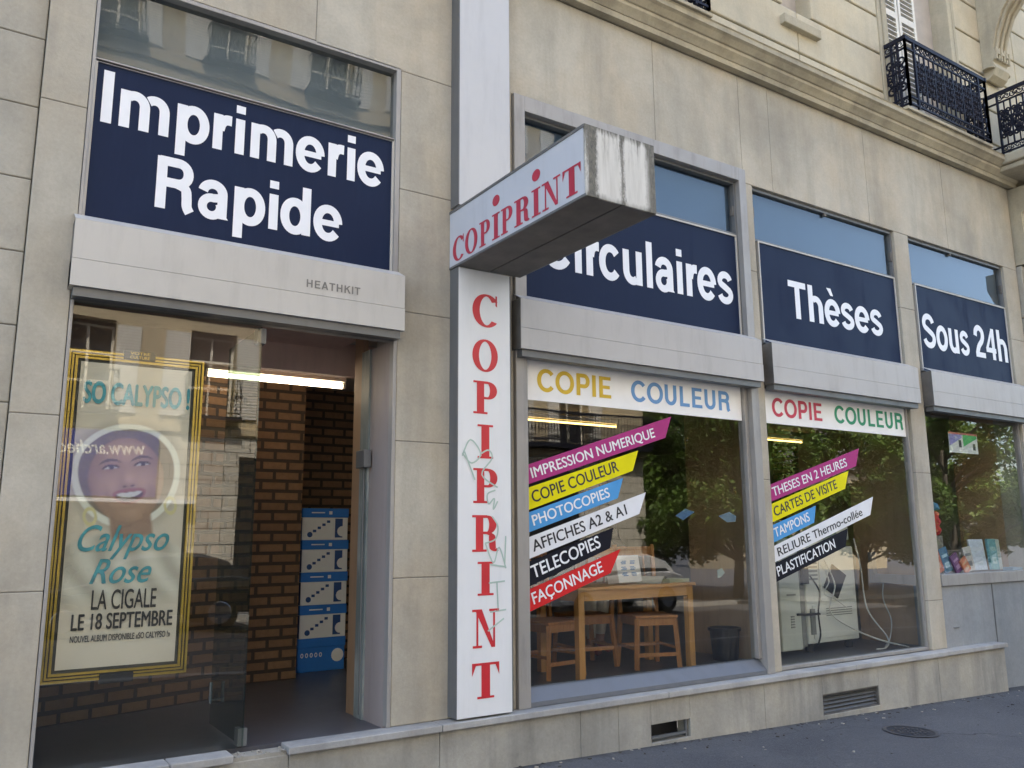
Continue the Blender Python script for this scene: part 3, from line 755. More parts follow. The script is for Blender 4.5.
# entrance
EN = frame('entrance', [(.385, .402, -.004, .06, .4365, 2.83), (2.236, 2.261, -.006, .05, .4365, 2.83), (.402, 2.236, -.02, .06, 2.79, 2.838),
     (.385, .403, .0, .1, 3.24, 4.716), (2.228, 2.261, .0, .1, 3.24, 4.716), (.403, 2.228, .0, .1, 4.69, 4.716), (.403, 2.228, .02, .1, 4.175, 4.20)], M['alu'])
pane(.40, 1.392, .438, 2.80, .012, M['glass_door'], EN, 'pane', .008)
pane(.402, 2.23, 4.195, 4.692, .05, M['glass_grey'], EN, 'transom_pane')
MB().box(.402, 2.24, .10, .112, 3.3, 4.72).build('added_board', plain('grey_board', (.22, .245, .25), .6, 0, .15, .5, 1.5), EN)  # added plain grey board that dulls the transom pane
LF = MB().box(1.396, 1.404, .03, .735, .44, 2.78).build('door_leaf', M['glass_leaf'], EN)
mb = MB(); mb.box(1.375, 1.425, .035, .10, .44, .53); mb.box(1.375, 1.425, .02, .09, 2.68, 2.77); mb.mi = 1
mb.tube([(1.36, .60, .58), (1.36, .60, .70)], .011, 8); mb.tube([(1.36, .60, .60), (1.40, .60, .60)], .007, 6)
mb.build('door_handle', [M['alu_dark'], M['chrome']], LF)
# reveal on the right of the doorway
RV = MB().box(2.238, 2.262, .05, .34, .425, 2.80).build('reveal', M['pink'], EN)
mb = MB(); mb.box(2.225, 2.262, .34, .47, .425, 2.80); mb.build('metal_jamb', painted('flaking_jamb', (.17, .20, .19), .5, (.55, .55, .5), .9), EN)
mb = MB(); mb.box(2.235, 2.27, .47, .62, .425, 2.95); mb.build('post', M['tan'], EN)
mb = MB(); mb.box(2.175, 2.225, .28, .42, 2.0, 2.115); mb.tube([(2.215, .37, 2.0), (2.215, .37, 1.6), (2.225, .38, .45)], .008, 6); mb.build('lock_box', M['alu_dark'], EN, .006)
mb = MB(); mb.box(.385, 2.26, .06, 1.0, 2.93, 2.97); mb.box(.385, 2.9, 1.0, 1.08, 2.735, 3.05); mb.build('bulkhead', painted('lit_bulkhead_paint', (.66, .46, .38), .6, (.4, .28, .24), .4), EN)  # base colour raised and warmed to carry the tube's light
# navy sign boards and their lettering
def shop_sign(x0, x1, z0, z1, label, lines, gap, cat='sign'):
    t = thing('shop_sign', label, cat, ((x0 + x1) / 2, .03, z0), 'navy boards above the shop windows')
    MB().box(x0, x1, .030, .05, z0, z1).build('panel', M['navy'], t)
    mb = MB()
    for q in ((x0 - .014, x0, .02, .05, z0 - .012, z1 + .014), (x1, x1 + .014, .02, .05, z0 - .012, z1 + .014), (x0, x1, .02, .05, z1, z1 + .014), (x0, x1, .02, .05, z0 - .012, z0)): mb.box(*q)
    mb.build('edge_trim', M['sheet'], t)
    mb = MB()
    for body, a, c, zb, cap, kw in lines:
        st = layout(body, sans, gap, **kw)
        glyph_mesh(mb, st, facade_place(a, c, zb, cap, st, .0295))
    mb.build('lettering', M['white'], t)
shop_sign(.417, 2.214, 3.262, 4.176, 'wide navy sign over the doorway reading Imprimerie Rapide in two white lines',
    [('Imprimerie', .452, 2.158, 3.828, .312, dict(V=.163, Hh=.128)), ('Rapide', .762, 1.879, 3.396, .312, dict(V=.163, Hh=.128))], -.005)
shop_sign(3.292, 5.550, 3.235, 4.158, 'navy sign reading Circulaires, partly covered by the projecting box sign', [('Circulaires', 3.43, 5.485, 3.52, .39, dict(V=.16, Hh=.122))], -.01)
shop_sign(5.862, 7.945, 3.235, 4.165, 'navy sign reading Thèses above the middle window', [('Thèses', 6.235, 7.677, 3.515, .36, dict(V=.16, Hh=.122))], -.015)
shop_sign(8.335, 10.172, 3.235, 4.165, 'smallest navy sign, reading Sous 24h, above the far window', [('Sous', 8.40, 9.275, 3.495, .375, dict(V=.16, Hh=.122)), ('24h', 9.385, 10.225, 3.505, .385, dict(V=.16, Hh=.122))], -.02) if False else \
shop_sign(8.335, 10.172, 3.235, 4.165, 'navy sign reading Sous 24h above the window furthest along the street', [('Sous', 8.40, 9.30, 3.495, .375, dict(V=.16, Hh=.122)), ('24h', 9.42, 10.13, 3.505, .375, dict(V=.16, Hh=.122))], -.02)

# vertical sign
t = thing('vertical_sign', 'tall white sign with stacked red letters COPIPRINT and green graffiti', 'sign', (2.86, -.05, .45))
MB().box(2.657, 3.062, -.11, 0, .45, 3.335).build('board', M['board'], t, .003)
mb = MB(); mb.box(2.651, 2.6565, -.108, 0, .452, 3.335); mb.box(3.0625, 3.075, -.10, 0, .452, 3.335); mb.build('side_plate', M['alu_dark'], t)
rowsz = [(3.172, 2.945), (2.855, 2.637), (2.570, 2.349), (2.278, 2.054), (1.989, 1.763), (1.686, 1.453), (1.390, 1.179), (1.095, .859), (.768, .554)]
mb = MB()
for ch, (a, c) in zip('COPIPRINT', rowsz):
    g, adv = serif(ch, V=.185 if ch not in 'N' else .12)
    us = [x for s in g for q in s for x, y in q]; u0, u1 = min(us), max(us)
    w = .12 if ch == 'I' else (.20 if ch != 'P' else .185)
    glyph_mesh(mb, g, lambda x, y, d, u0=u0, u1=u1, w=w, a=a, c=c: (2.862 - w / 2 + (x - u0) / (u1 - u0) * w, -.1105 - d, c + y / .72 * (a - c)))
mb.build('lettering', M['red'], t)
mb = MB()
def zg(px, py): return (2.66 + (px - 35) / 230 * .40, 2.20 - (py - 20) / 700 * 1.26)
for line in ([(50, 95), (85, 35), (130, 85), (90, 120), (50, 85)], [(60, 80), (105, 180)], [(130, 85), (165, 70), (180, 100), (135, 160), (205, 205)], [(195, 215), (160, 230), (165, 265), (190, 245), (185, 285), (205, 255)],
             [(180, 310), (205, 345), (195, 390), (150, 405)], [(150, 405), (185, 475), (210, 420), (240, 495)], [(170, 480), (240, 490)], [(240, 380), (235, 480)], [(165, 545), (235, 540)], [(200, 545), (205, 640)], [(170, 645), (240, 640)], [(160, 710), (195, 690), (230, 670)]):
    for q in stroke(spline([zg(*p) for p in line], 5), .010, .010): mb.face([(x, -.1128 - .0002 * RND.random(), z) for x, z in q])
mb.build('graffiti', plain('green_marker', (.40, .52, .45), .5), t)
# blank board above
t = thing('blank_sign_board', 'plain pale blue-grey board running up the wall above the projecting sign', 'sign board', (2.86, -.05, 3.75))
MB().box(2.659, 3.075, -.11, 0, 3.78, 7.2).build('board', M['band'], t, .003)
mb = MB(); mb.box(2.652, 2.6585, -.108, 0, 3.78, 7.2); mb.build('side_plate', M['alu_dark'], t)
# projecting box sign
t = thing('projecting_sign', 'weathered box sign jutting out over the pavement with red serif lettering', 'sign', (2.9, 0, 3.33))
MB().box(2.648, 3.142, -1.494, -.112, 3.345, 3.725).build('box', M['sheet'], t)
MB().box(2.645, 2.648, -1.49, -.004, 3.352, 3.735).build('side_panel', M['face_blue'], t)
mb = MB(); mb.box(2.648, 2.657, -.112, -.003, 3.345, 3.725)
for q in ((2.640, 2.652, -1.502, -.004, 3.735, 3.752), (2.641, 2.650, -1.502, -.004, 3.337, 3.352), (3.138, 3.148, -1.50, -.115, 3.337, 3.745)): mb.box(*q)
mb.box(2.652, 3.138, -1.49, -.115, 3.735, 3.75)
mb.build('rim', M['alu_dark'], t)
mb = MB(); mb.box(2.65, 2.89, -1.496, -.115, 3.337, 3.3445); mb.box(2.90, 3.138, -1.496, -.115, 3.337, 3.3445); mb.build('underside', M['rust'], t)
MB().box(2.643, 3.147, -1.508, -1.4955, 3.338, 3.752).build('end_panel', M['stained'], t, .002)
mb = MB()
xs = dict(C=(.05, .20), O=(.215, .375), P=(.40, .53), i=(.555, .645), P2=(.66, .79), R=(.81, .975), i2=(.995, 1.085), N=(1.10, 1.28), T=(1.30, 1.465))
for key, (a, c) in xs.items():
    ch = key[0]; g, adv = serif(ch, V=.185 if ch != 'N' else .12)
    us = [x for s in g for q in s for x, y in q]; u0, u1 = min(us), max(us)
    glyph_mesh(mb, g, lambda x, y, d, u0=u0, u1=u1, a=a, c=c: (2.6445 - d, -(a + (x - u0) / (u1 - u0) * (c - a)), 3.372 + .006 * (a) + y / .72 * .168))
for y in (.603, 1.044):
    n = 20; mb.face([(2.643, -(y + .042 * math.cos(2 * PI * k / n)), 3.628 + .036 * math.sin(2 * PI * k / n)) for k in range(n)])
mb.build('lettering', M['crimson'], t)

# coloured strips and banners stuck to the panes
def V2(a): return Vector((a[0], a[1]))
def strip(corners, body, t0, t1, colr, tcol, label, group):
    """corners TL,TR,BR,BL in facade (x,z); text start t0 and end t1 as fractions of the length"""
    TL, TR, BR, BL = [V2(c) for c in corners]; y = .053
    mb = MB(); mb.prism([tuple(c) for c in (TL, TR, BR, BL)], lambda u, v, d: (u, d, v), y - .0012, y)
    o = mb.build('sticker_strip', plain('vinyl', colr, .5, 0, .05, .12)); tag(o, label, 'sticker', group)
    d = (BR - BL); ln = d.length; d.normalize(); n = Vector((-d.y, d.x))
    hgt = (TL - BL).dot(n)
    b0 = BL
    place = lambda u, v, e: (b0.x + d.x * u + n.x * v, y - .0013 - e, b0.y + d.y * u + n.y * v)
    desc = 'Thermo' in body
    font_mesh('lettering', body, place, tcol, o, .016, 0, (ln * (t0 + .012), ln * t1, hgt * .24, hgt * .80))
mg, ye, bl_, wh, bk, rd = (.42, .045, .20), (.78, .70, .005), (.09, .33, .66), (.78, .79, .80), (.012, .012, .018), (.62, .028, .028)
tw, tb = M['white'], plain('black_vinyl', (.02, .02, .025), .4)
G1 = 'slanted service strips on the large shop window'; G2 = 'slanted service strips on the middle shop window'
strip([(3.315, 2.045), (4.707, 2.484), (4.634, 2.310), (3.315, 1.908)], 'IMPRESSION NUMERIQUE', .02, .925, mg, tw, 'magenta strip reading IMPRESSION NUMERIQUE, topmost of six on the large window', G1)
strip([(3.315, 1.884), (4.344, 2.195), (4.282, 2.036), (3.315, 1.729)], 'COPIE COULEUR', .04, .87, ye, tb, 'yellow strip reading COPIE COULEUR on the large window', G1)
strip([(3.315, 1.712), (4.183, 1.979), (4.125, 1.825), (3.315, 1.576)], 'PHOTOCOPIES', .05, .92, bl_, tw, 'blue strip reading PHOTOCOPIES on the large window', G1)
strip([(3.315, 1.543), (4.407, 1.875), (4.334, 1.710), (3.315, 1.396)], 'AFFICHES A2 & A1', .035, .89, wh, tb, 'white strip reading AFFICHES A2 & A1 on the large window', G1)
strip([(3.315, 1.379), (4.072, 1.606), (4.035, 1.457), (3.315, 1.211)], 'TELECOPIES', .05, .90, bk, tw, 'black strip reading TELECOPIES on the large window', G1)
strip([(3.315, 1.193), (4.135, 1.450), (4.035, 1.279), (3.315, 1.043)], 'FAÇONNAGE', .05, .92, rd, tw, 'red strip reading FAÇONNAGE, lowest on the large window', G1)
strip([(5.824, 1.966), (7.146, 2.352), (7.080, 2.181), (5.830, 1.823)], 'THESES EN 2 HEURES', .035, .90, mg, tw, 'magenta strip reading THESES EN 2 HEURES on the middle window', G2)
strip([(5.826, 1.801), (6.958, 2.132), (6.888, 1.964), (5.828, 1.646)], 'CARTES DE VISITE', .05, .90, ye, tb, 'yellow strip reading CARTES DE VISITE on the middle window', G2)
strip([(5.826, 1.622), (6.441, 1.800), (6.402, 1.650), (5.828, 1.475)], 'TAMPONS', .08, .92, bl_, tw, 'short blue strip reading TAMPONS on the middle window', G2)
strip([(5.828, 1.446), (7.307, 1.897), (7.242, 1.724), (5.833, 1.312)], 'RELIURE Thermo-collée', .04, .92, wh, tb, 'long white strip reading RELIURE Thermo-collée on the middle window', G2)
strip([(5.836, 1.303), (6.883, 1.600), (6.827, 1.433), (5.846, 1.151)], 'PLASTIFICATION', .03, .86, bk, tw, 'black strip reading PLASTIFICATION, lowest on the middle window', G2)

def banner(x0, x1, z0, z1, a, c, ca, cc, label):
    t = thing('window_banner', label, 'banner', ((x0 + x1) / 2, .05, z0), 'banners along the top of the panes')
    MB().box(x0, x1, .0515, .0535, z0, z1).build('banner_sheet', plain('banner_white', (.90, .89, .86), .45, 0, .03), t)
    for body, (u0, u1), colr in (('COPIE', a, ca), ('COULEUR', c, cc)):
        st = layout(body, sans, .02, V=.165, Hh=.13)
        glyph_mesh(MB(), st, facade_place(u0, u1, 2.578, .165, st, .051)).build('lettering', plain('letter_vinyl', colr, .4, 0, .05), t)
banner(3.285, 5.535, 2.508, 2.815, (3.398, 4.088), (4.290, 5.395), (.66, .44, .01), (.13, .30, .58), 'white banner with yellow COPIE and blue COULEUR on the large window')
banner(5.824, 7.955, 2.511, 2.818, (5.930, 6.625), (6.81, 7.912), (.55, .02, .05), (.005, .26, .10), 'white banner with red COPIE and green COULEUR on the middle window')

# framed concert poster behind the door glass
t = thing('framed_poster', 'gold-framed concert poster with a smiling portrait hanging behind the door glass', 'poster', (.75, .08, .85))
x0, x1, z0, z1, y = .405, 1.092, .848, 2.542, .06
mb = MB()
for k, (o, w, dd) in enumerate(((0, .012, .0), (.018, .009, .006), (.034, .012, .002))):
    a, c, e, f = x0 + o, x1 - o, z0 + o, z1 - o
    for q in ((a, c, f - w, f), (a, c, e, e + w), (a, a + w, e + w, f - w), (c - w, c, e + w, f - w)): mb.box(q[0], q[1], y + dd, y + .03, q[2], q[3])
mb.build('frame', M['gold'], t)
MB().box(x0 + .004, x1 - .004, y + .014, y + .034, z0 + .004, z1 - .004).build('backing', plain('frame_backing', (.05, .045, .035), .6), t)
sx0, sx1, sz0, sz1 = x0 + .062, x1 - .062, z0 + .062, z1 - .062
MB().box(sx0, sx1, y + .010, y + .0135, sz0, sz1).build('poster_sheet', plain('poster_paper', (.76, .66, .56), .5, 0, .08, .5, 2.5), t)
W = sx1 - sx0; Hh = sz1 - sz0
PP = lambda u, v, d: (sx0 + u * W, y + .0095 - d, sz0 + v * Hh)
def sstep(a, b, x):
    t = max(0, min(1, (x - a) / (b - a))); return t * t * (3 - 2 * t)
def mixc(a, b, t): return tuple(a[i] + (b[i] - a[i]) * t for i in range(3))
NR = random.Random(5)
waves = [(NR.uniform(8, 40), NR.uniform(8, 40), NR.uniform(0, 6)) for _ in range(9)]
def grainy(u, v): return sum(math.sin(a * u + b * v + c) for a, b, c in waves) / 9
ASP = Hh / W
def ink_at(u, v):
    """colours of the printed portrait: a laughing woman in a white headscarf, head tipped to one side"""
    paper = (.76, .66, .56); col_ = paper; e = .010
    x, y = (u - .47) / 1.17, (v - .63) * ASP / 1.17
    ca, sa = math.cos(rad(9)), math.sin(rad(9)); X, Y_ = x * ca + y * sa, -x * sa + y * ca
    q = lambda cx_, cy_, rx, ry: math.hypot((X - cx_) / rx, (Y_ - cy_) / ry)
    # clothes: pale shoulders with folds
    sh = .30 * ASP - .36 * abs(x) ** 1.7 * 2.2 - (.62 * ASP - (.0)) ; top = -.17 * ASP - .55 * abs(x) ** 1.8
    cl = sstep(.02, -.02, y - top) * sstep(.17, .24, v)
    fold = .5 + .5 * math.sin(26 * x + 9 * y + 2 * math.sin(7 * y))
    col_ = mixc(col_, mixc((.50, .45, .39), (.82, .78, .70), fold), cl * .9)
    # scarf rim, hair
    d = q(0, .02, .405, .375 if Y_ > 0 else .46)
    col_ = mixc(col_, (.40, .34, .29), .55 * sstep(1.22, 1.0, d)); col_ = mixc(col_, (.95, .93, .86), sstep(1.02, .99, d)); col_ = mixc(col_, (.20, .145, .125), sstep(.905, .875, d + .02 * grainy(u, v)))
    # neck and face
    nk = sstep(.17, .14, abs(X + .01)) * sstep(-.22, -.26, Y_) * sstep(-.56, -.50, Y_)
    col_ = mixc(col_, (.33, .18, .135), nk)
    f_ = q(-.01, -.06, .285 - .05 * max(0, -Y_), .345)
    if f_ < 1.05:
        nz_ = math.sqrt(max(0, 1 - min(1, f_ * f_)))
        lit = .35 + .55 * nz_ + .32 * (X * .9 + Y_ * .5)
        for cx_, cy_, r_, k in ((.13, -.10, .085, .28), (-.15, -.10, .085, .24), (0, .16, .12, .22), (.005, -.05, .04, .30), (0, -.33, .06, .16)):
            lit += k * math.exp(-((X - cx_) ** 2 + (Y_ - cy_) ** 2) / r_ ** 2)
        for cx_, cy_, rx, ry, k in ((-.11, .06, .09, .045, .34), (.12, .06, .09, .045, .30), (-.045, -.06, .03, .07, .18), (0, -.115, .07, .025, .30), (-.16, -.16, .03, .09, .22), (.16, -.16, .03, .09, .18), (0, -.28, .10, .02, .22)):
            lit -= k * math.exp(-((X - cx_) / rx) ** 2 - ((Y_ - cy_) / ry) ** 2)
        lit += .05 * grainy(u * 1.7, v * 1.7)
        lit = max(0, min(1.2, lit)); skin = mixc((.15, .065, .05), (.62, .37, .27), lit)
        col_ = mixc(col_, skin, sstep(1.03, .97, f_))
        for s_ in (-1, 1):
            ex, ey = X - s_ * .118, Y_ - .055
            col_ = mixc(col_, (.08, .04, .035), sstep(1.1, .8, math.hypot(ex / .068, (ey - .010 + 3 * ex * ex) / .017)))
            col_ = mixc(col_, (.66, .60, .55), sstep(1.1, .8, math.hypot(ex / .05, (ey + 3 * ex * ex) / .011)))
            col_ = mixc(col_, (.05, .03, .025), sstep(1.15, .8, math.hypot((ex - .006) / .019, ey / .015)))
            col_ = mixc(col_, (.09, .05, .04), .85 * sstep(1.15, .7, math.hypot(ex / .09, (ey - .062 + 4 * ex * ex) / .013)))
            col_ = mixc(col_, (.10, .045, .035), .8 * sstep(1.2, .6, math.hypot((X - s_ * .03) / .017, (Y_ + .108) / .010)))
        my = Y_ + .195 - 1.5 * X * X
        lip = math.hypot(X / .125, (my - (.004)) / .062)
        col_ = mixc(col_, (.42, .13, .12), sstep(1.1, .9, lip)); col_ = mixc(col_, (.10, .03, .03), sstep(1.08, .9, math.hypot(X / .105, my / .040)))
        col_ = mixc(col_, (.86, .82, .76), sstep(1.1, .85, math.hypot(X / .095, (my - .016) / .021)))
    for s_ in (-1, 1):
        rg = math.hypot((X - s_ * .30) / .05, (Y_ + .31) / .075)
        col_ = mixc(col_, (.78, .68, .34), sstep(1.1, .95, rg) * sstep(.55, .7, rg))
    # paper tone mixed over the print imitates the pale reflection in the glass
    return mixc(col_, (.78, .68, .58), .08)
nu, nv = 110, 170; v0_, v1_ = .19, .852
vs = []; cs = []
for j_ in range(nv + 1):
    for i_ in range(nu + 1):
        uu, vv = .004 + .992 * i_ / nu, v0_ + (v1_ - v0_) * j_ / nv
        vs.append(PP(uu, vv, .0006)); cs.append(ink_at(uu, vv))
me = bpy.data.meshes.new('portrait')
me.from_pydata(vs, [], [(j_ * (nu + 1) + i_, j_ * (nu + 1) + i_ + 1, (j_ + 1) * (nu + 1) + i_ + 1, (j_ + 1) * (nu + 1) + i_) for j_ in range(nv) for i_ in range(nu)])
ca_ = me.color_attributes.new('ink', 'FLOAT_COLOR', 'POINT')
for k, c in enumerate(cs): ca_.data[k].color = (*c, 1)
m, nt, bs = nodes('printed_portrait'); at_ = nt.nodes.new('ShaderNodeAttribute'); at_.attribute_name = 'ink'
L(nt, nmix(nt, nmath(nt, 'MULTIPLY', nnoise(nt, nmap(nt), 40, 4, .8), .25), at_.outputs['Color'], (.62, .50, .38)), bs.inputs['Base Color']); bs.inputs['Roughness'].default_value = .45
me.materials.append(m); ob = bpy.data.objects.new('portrait', me); col.objects.link(ob); attach(ob, t)
teal = plain('teal_ink', (.08, .36, .43), .5, 0, .35, .5, 14); ink = plain('dark_ink', (.05, .045, .05), .5)
bigf = lambda body, box, m, off, sh=0: font_mesh('lettering', body, lambda u, v, d: PP(u, v, d + .004), m, t, off, sh, box)
bigf('SO CALYPSO !', (.045, .985, .862, .935), teal, .045)
bigf('Calypso', (.10, .88, .37, .455), teal, .012, .45)
bigf('Rose', (.22, .74, .265, .345), teal, .012, .45)
bigf('LA CIGALE', (.25, .80, .182, .245), ink, .012)
bigf('LE 18 SEPTEMBRE', (.10, .955, .120, .170), ink, .026)
bigf('NOUVEL ALBUM DISPONIBLE «SO CALYPSO !»', (.10, .945, .082, .102), ink, .02)
for zc, w, nm in ((z1 - .004, .16, 'plaque'), (z0 + .004, .16, 'plaque')):
    pq = MB().box(.75 - w / 2, .75 + w / 2, y - .006, y + .012, zc - .024, zc + .024).build(nm, M['black'], t, .003)
    if zc > 2:
        for body, v in (('VOTRE', zc + .002), ('CULTURE', zc - .02)):
            font_mesh('lettering', body, lambda u, v_, d: (u, y - .0065 - d, v_), M['gold'], pq, .02, 0, (.70, .80, v, v + .016))

# ------------------------------------------------------------------ interior (rooms of the building)
IN = thing('shop_interior', 'dim shop rooms with brown brick walls seen through the panes', 'interior', (5, 3, .42)) if False else B
MB().box(-.4, 16, .06, 8, .30, .425).build('shop_floor', M['tile_floor'], B)
mb = MB(); mb.box(-.4, 16, 1.08, 8, 2.98, 3.15); mb.box(2.3, 16, .11, 1.08, 2.98, 3.15); mb.box(-.4, 16, 8, 8.2, .3, 9.6); mb.box(-.6, -.4, .36, 8.2, .3, 9.6); mb.box(16, 16.2, .3, 8.2, .3, 9.6)
mb.box(.3, 10.4, .9, 1.0, 3.16, 5.6); mb.box(.3, 10.4, .12, .9, 5.3, 5.4); mb.box(.3, .36, .12, .9, 3.2, 5.3); mb.box(-.4, 16, .32, 8, 5.6, 5.74)
mb.build('ceiling', M['ceil'], B)
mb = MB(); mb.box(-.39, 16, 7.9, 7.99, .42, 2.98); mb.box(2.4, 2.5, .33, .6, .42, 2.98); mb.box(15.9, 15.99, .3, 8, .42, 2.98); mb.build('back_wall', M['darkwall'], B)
mb = MB(); mb.prism([(.28, 1.20), (1.86, 1.66), (1.86, 1.80), (.28, 1.34)], lambda u, v, d: (u, v, d), .425, 2.98); mb.box(.26, .32, .33, 1.25, .425, 2.98)
mb.box(1.86, 2.405, 2.1, 2.3, .425, 2.98); mb.box(1.80, 1.86, 1.68, 2.12, .425, 2.98)
mb.build('brick_wall', M['brick'], B)
mb = MB(); mb.box(2.41, 4.0, 2.95, 3.1, .425, 2.98); mb.box(2.405, 2.46, 2.3, 2.95, .425, 2.98); mb.build('brick_wall', M['brick_dark'], B)
mb = MB(); mb.box(10.2, 12.8, 3.4, 3.6, .425, 2.98); mb.build('brick_wall', M['brick_dark'], B)
mb = MB(); mb.box(6.16, 6.22, .36, 1.37, .425, 2.98); mb.box(8.32, 8.37, .12, 1.0, .425, 2.98); mb.box(10.21, 10.27, .1, .85, .425, 2.98)
mb.build('partition', M['brown'], B, .003)
mb = MB(); mb.box(8.25, 10.2, .11, .75, 1.03, 1.125); mb.box(8.25, 10.2, .75, .80, 1.03, 1.35); mb.build('display_shelf', M['alu'], B, .003)

def lamp(x0, x1, y, z, m, label):
    t = thing('ceiling_lamp', label, 'lamp', ((x0 + x1) / 2, y, z), 'fluorescent lamps inside the shop')
    MB().box(x0, x1, y - .04, y + .04, z + .03, z + .075).build('case', M['lampcase'], t, .004)
    mb = MB(); mb.tube([(x0 + .02, y, z), (x1 - .02, y, z)], .019 if y < 2 else .012, 10); mb.build('tube', m, t, smooth=False)
    mb = MB(); mb.box(x0, x0 + .02, y - .02, y + .02, z - .02, z + .03); mb.box(x1 - .02, x1, y - .02, y + .02, z - .02, z + .03); mb.build('end_cap', M['lampcase'], t)
lamp(1.38, 2.44, 1.32, 2.715, M['tube'], 'bright bare fluorescent tube hanging inside the open doorway')
lamp(5.25, 6.65, 3.0, 2.86, M['tube_y'], 'yellowish fluorescent tube behind the large window')
lamp(9.35, 10.15, 3.0, 2.86, M['tube_y'], 'nearer short fluorescent tube seen at the top of the middle window')
lamp(12.1, 12.9, 5.0, 2.80, M['tube_y'], 'farther fluorescent tube seen through the middle window')

# table, chairs
T = thing('work_table', 'plain pine table standing just inside the large window', 'table', (4.85, .9, .425))
tx0, tx1, ty0, ty1 = 4.20, 5.47, .66, 1.25
MB().box(tx0 - .02, tx1 + .02, ty0 - .02, ty1 + .02, 1.112, 1.14).build('tabletop', M['pine_x'], T, .004)
mb = MB(); mb.box(tx0 + .06, tx1 - .06, ty0, ty0 + .022, 1.03, 1.111); mb.box(tx0 + .06, tx1 - .06, ty1 - .022, ty1, 1.03, 1.111); mb.box(tx0, tx0 + .022, ty0 + .06, ty1 - .06, 1.03, 1.111); mb.box(tx1 - .022, tx1, ty0 + .06, ty1 - .06, 1.03, 1.111)
mb.build('apron', M['pine_x'], T, .002)
for x in (tx0, tx1 - .06):
    for yy in (ty0, ty1 - .06): MB().box(x, x + .06, yy, yy + .06, .426, 1.111).build('leg', M['pine'], T, .003)
def make_chair(label):
    t = thing('wooden_chair', label, 'chair', (0, 0, 0), 'wooden chairs round the pine table')
    m = M['chairwood']
    mb = MB(); mb.box(-.20, .20, -.20, .20, .42, .445); mb.build('seat', m, t, .008)
    mb = MB(); mb.box(-.17, .17, -.185, -.165, .36, .42); mb.box(-.17, .17, .165, .185, .36, .42); mb.box(-.185, -.165, -.165, .165, .36, .42); mb.box(.165, .185, -.165, .165, .36, .42); mb.build('seat_frame', m, t, .002)
    for s in (-1, 1):
        MB().bar((s * .20, -.195, 0), (s * .178, -.175, .42), .036, .036).build('leg', m, t, .003)
        mb = MB(); mb.bar((s * .195, .235, 0), (s * .178, .18, .43), .036, .036); mb.bar((s * .178, .18, .42), (s * .185, .255, 1.04), .034, .034); mb.build('leg', m, t, .003)
    mb = MB(); mb.bar((-.195, -.19, .12), (.195, -.19, .12), .032, .02); mb.bar((-.19, .215, .16), (.19, .215, .16), .032, .02)
    for s in (-1, 1): mb.bar((s * .19, -.185, .17), (s * .19, .21, .17), .02, .03)
    mb.build('stretcher', m, t, .002)
    mb = MB(); mb.bar((-.175, .25, .98), (.175, .25, .98), .085, .018); mb.bar((-.175, .21, .64), (.175, .21, .64), .05, .018)
    for x in (-.09, 0, .09): mb.bar((x, .212, .655), (x, .243, .95), .03, .012)
    mb.build('backrest', m, t, .003)
    return t
c0 = make_chair('wooden chair tucked under the right end of the pine table')
c0.location = (5.16, .92, .426); c0.rotation_euler = (0, 0, rad(-17))
for (x, y_, a, lb) in ((4.17, 1.02, 8, 'wooden chair at the left end of the pine table, below the red strip'), (4.76, 1.32, 172, 'wooden chair behind the middle of the pine table')):
    c = copy_tree(c0); c.location = (x, y_, .426); c.rotation_euler = (0, 0, rad(a)); c['label'] = lb
# things on the table
t = thing('paper_pack', 'white pack of printed paper standing on the pine table', 'paper pack', (4.85, .85, 1.14))
MB().obox(Matrix.Translation((4.85, .86, 1.255)) @ Matrix.Rotation(rad(8), 4, 'Z') @ Matrix.Rotation(rad(-10), 4, 'X'), .30, .13, .23).build('pack', M['paper'], t, .004)
mb = MB()
for r_ in range(3):
    for c_ in range(2):
        for k in range(3): mb.obox(Matrix.Translation((4.85, .86, 1.255)) @ Matrix.Rotation(rad(8), 4, 'Z') @ Matrix.Rotation(rad(-10), 4, 'X') @ Matrix.Translation((-.06 + c_ * .11 + RND.uniform(-.01, .01), -.0665, -.055 + r_ * .05 + k * .011)), .07 - RND.random() * .02, .002, .007)
mb.build('print', plain('blue_print', (.03, .20, .50), .6), t)
def sheet_paper(M4, w, h, label, colr, curl=.03, name='paper_sheet'):
    mb = MB(); n = 8
    g = [[M4 @ Vector((-w / 2 + w * i / n, -h / 2 + h * j / 2, curl * math.sin(i / n * 2.6) ** 2)) for j in range(3)] for i in range(n + 1)]
    for dz in (0, .004):
        for i in range(n):
            for j in range(2): mb.face([g[i][j] + Vector((0, 0, dz)), g[i + 1][j] + Vector((0, 0, dz)), g[i + 1][j + 1] + Vector((0, 0, dz)), g[i][j + 1] + Vector((0, 0, dz))])
    return tag(mb.build(name, plain('sheet_stock', colr, .7, 0, .05), smooth=True), label, 'paper')
sheet_paper(Matrix.Translation((5.10, .80, 1.143)) @ Matrix.Rotation(rad(35), 4, 'Z'), .30, .24, 'curled cream sheet hanging over the front edge of the pine table', (.72, .67, .52), .05)
t = tag(MB().obox(Matrix.Translation((5.36, .80, 1.155)) @ Matrix.Rotation(rad(4), 4, 'Z'), .26, .18, .03).build('envelope_stack', plain('pale_green', (.50, .52, .33), .7), None, .003), 'pale green envelope stack at the right end of the pine table', 'envelopes')
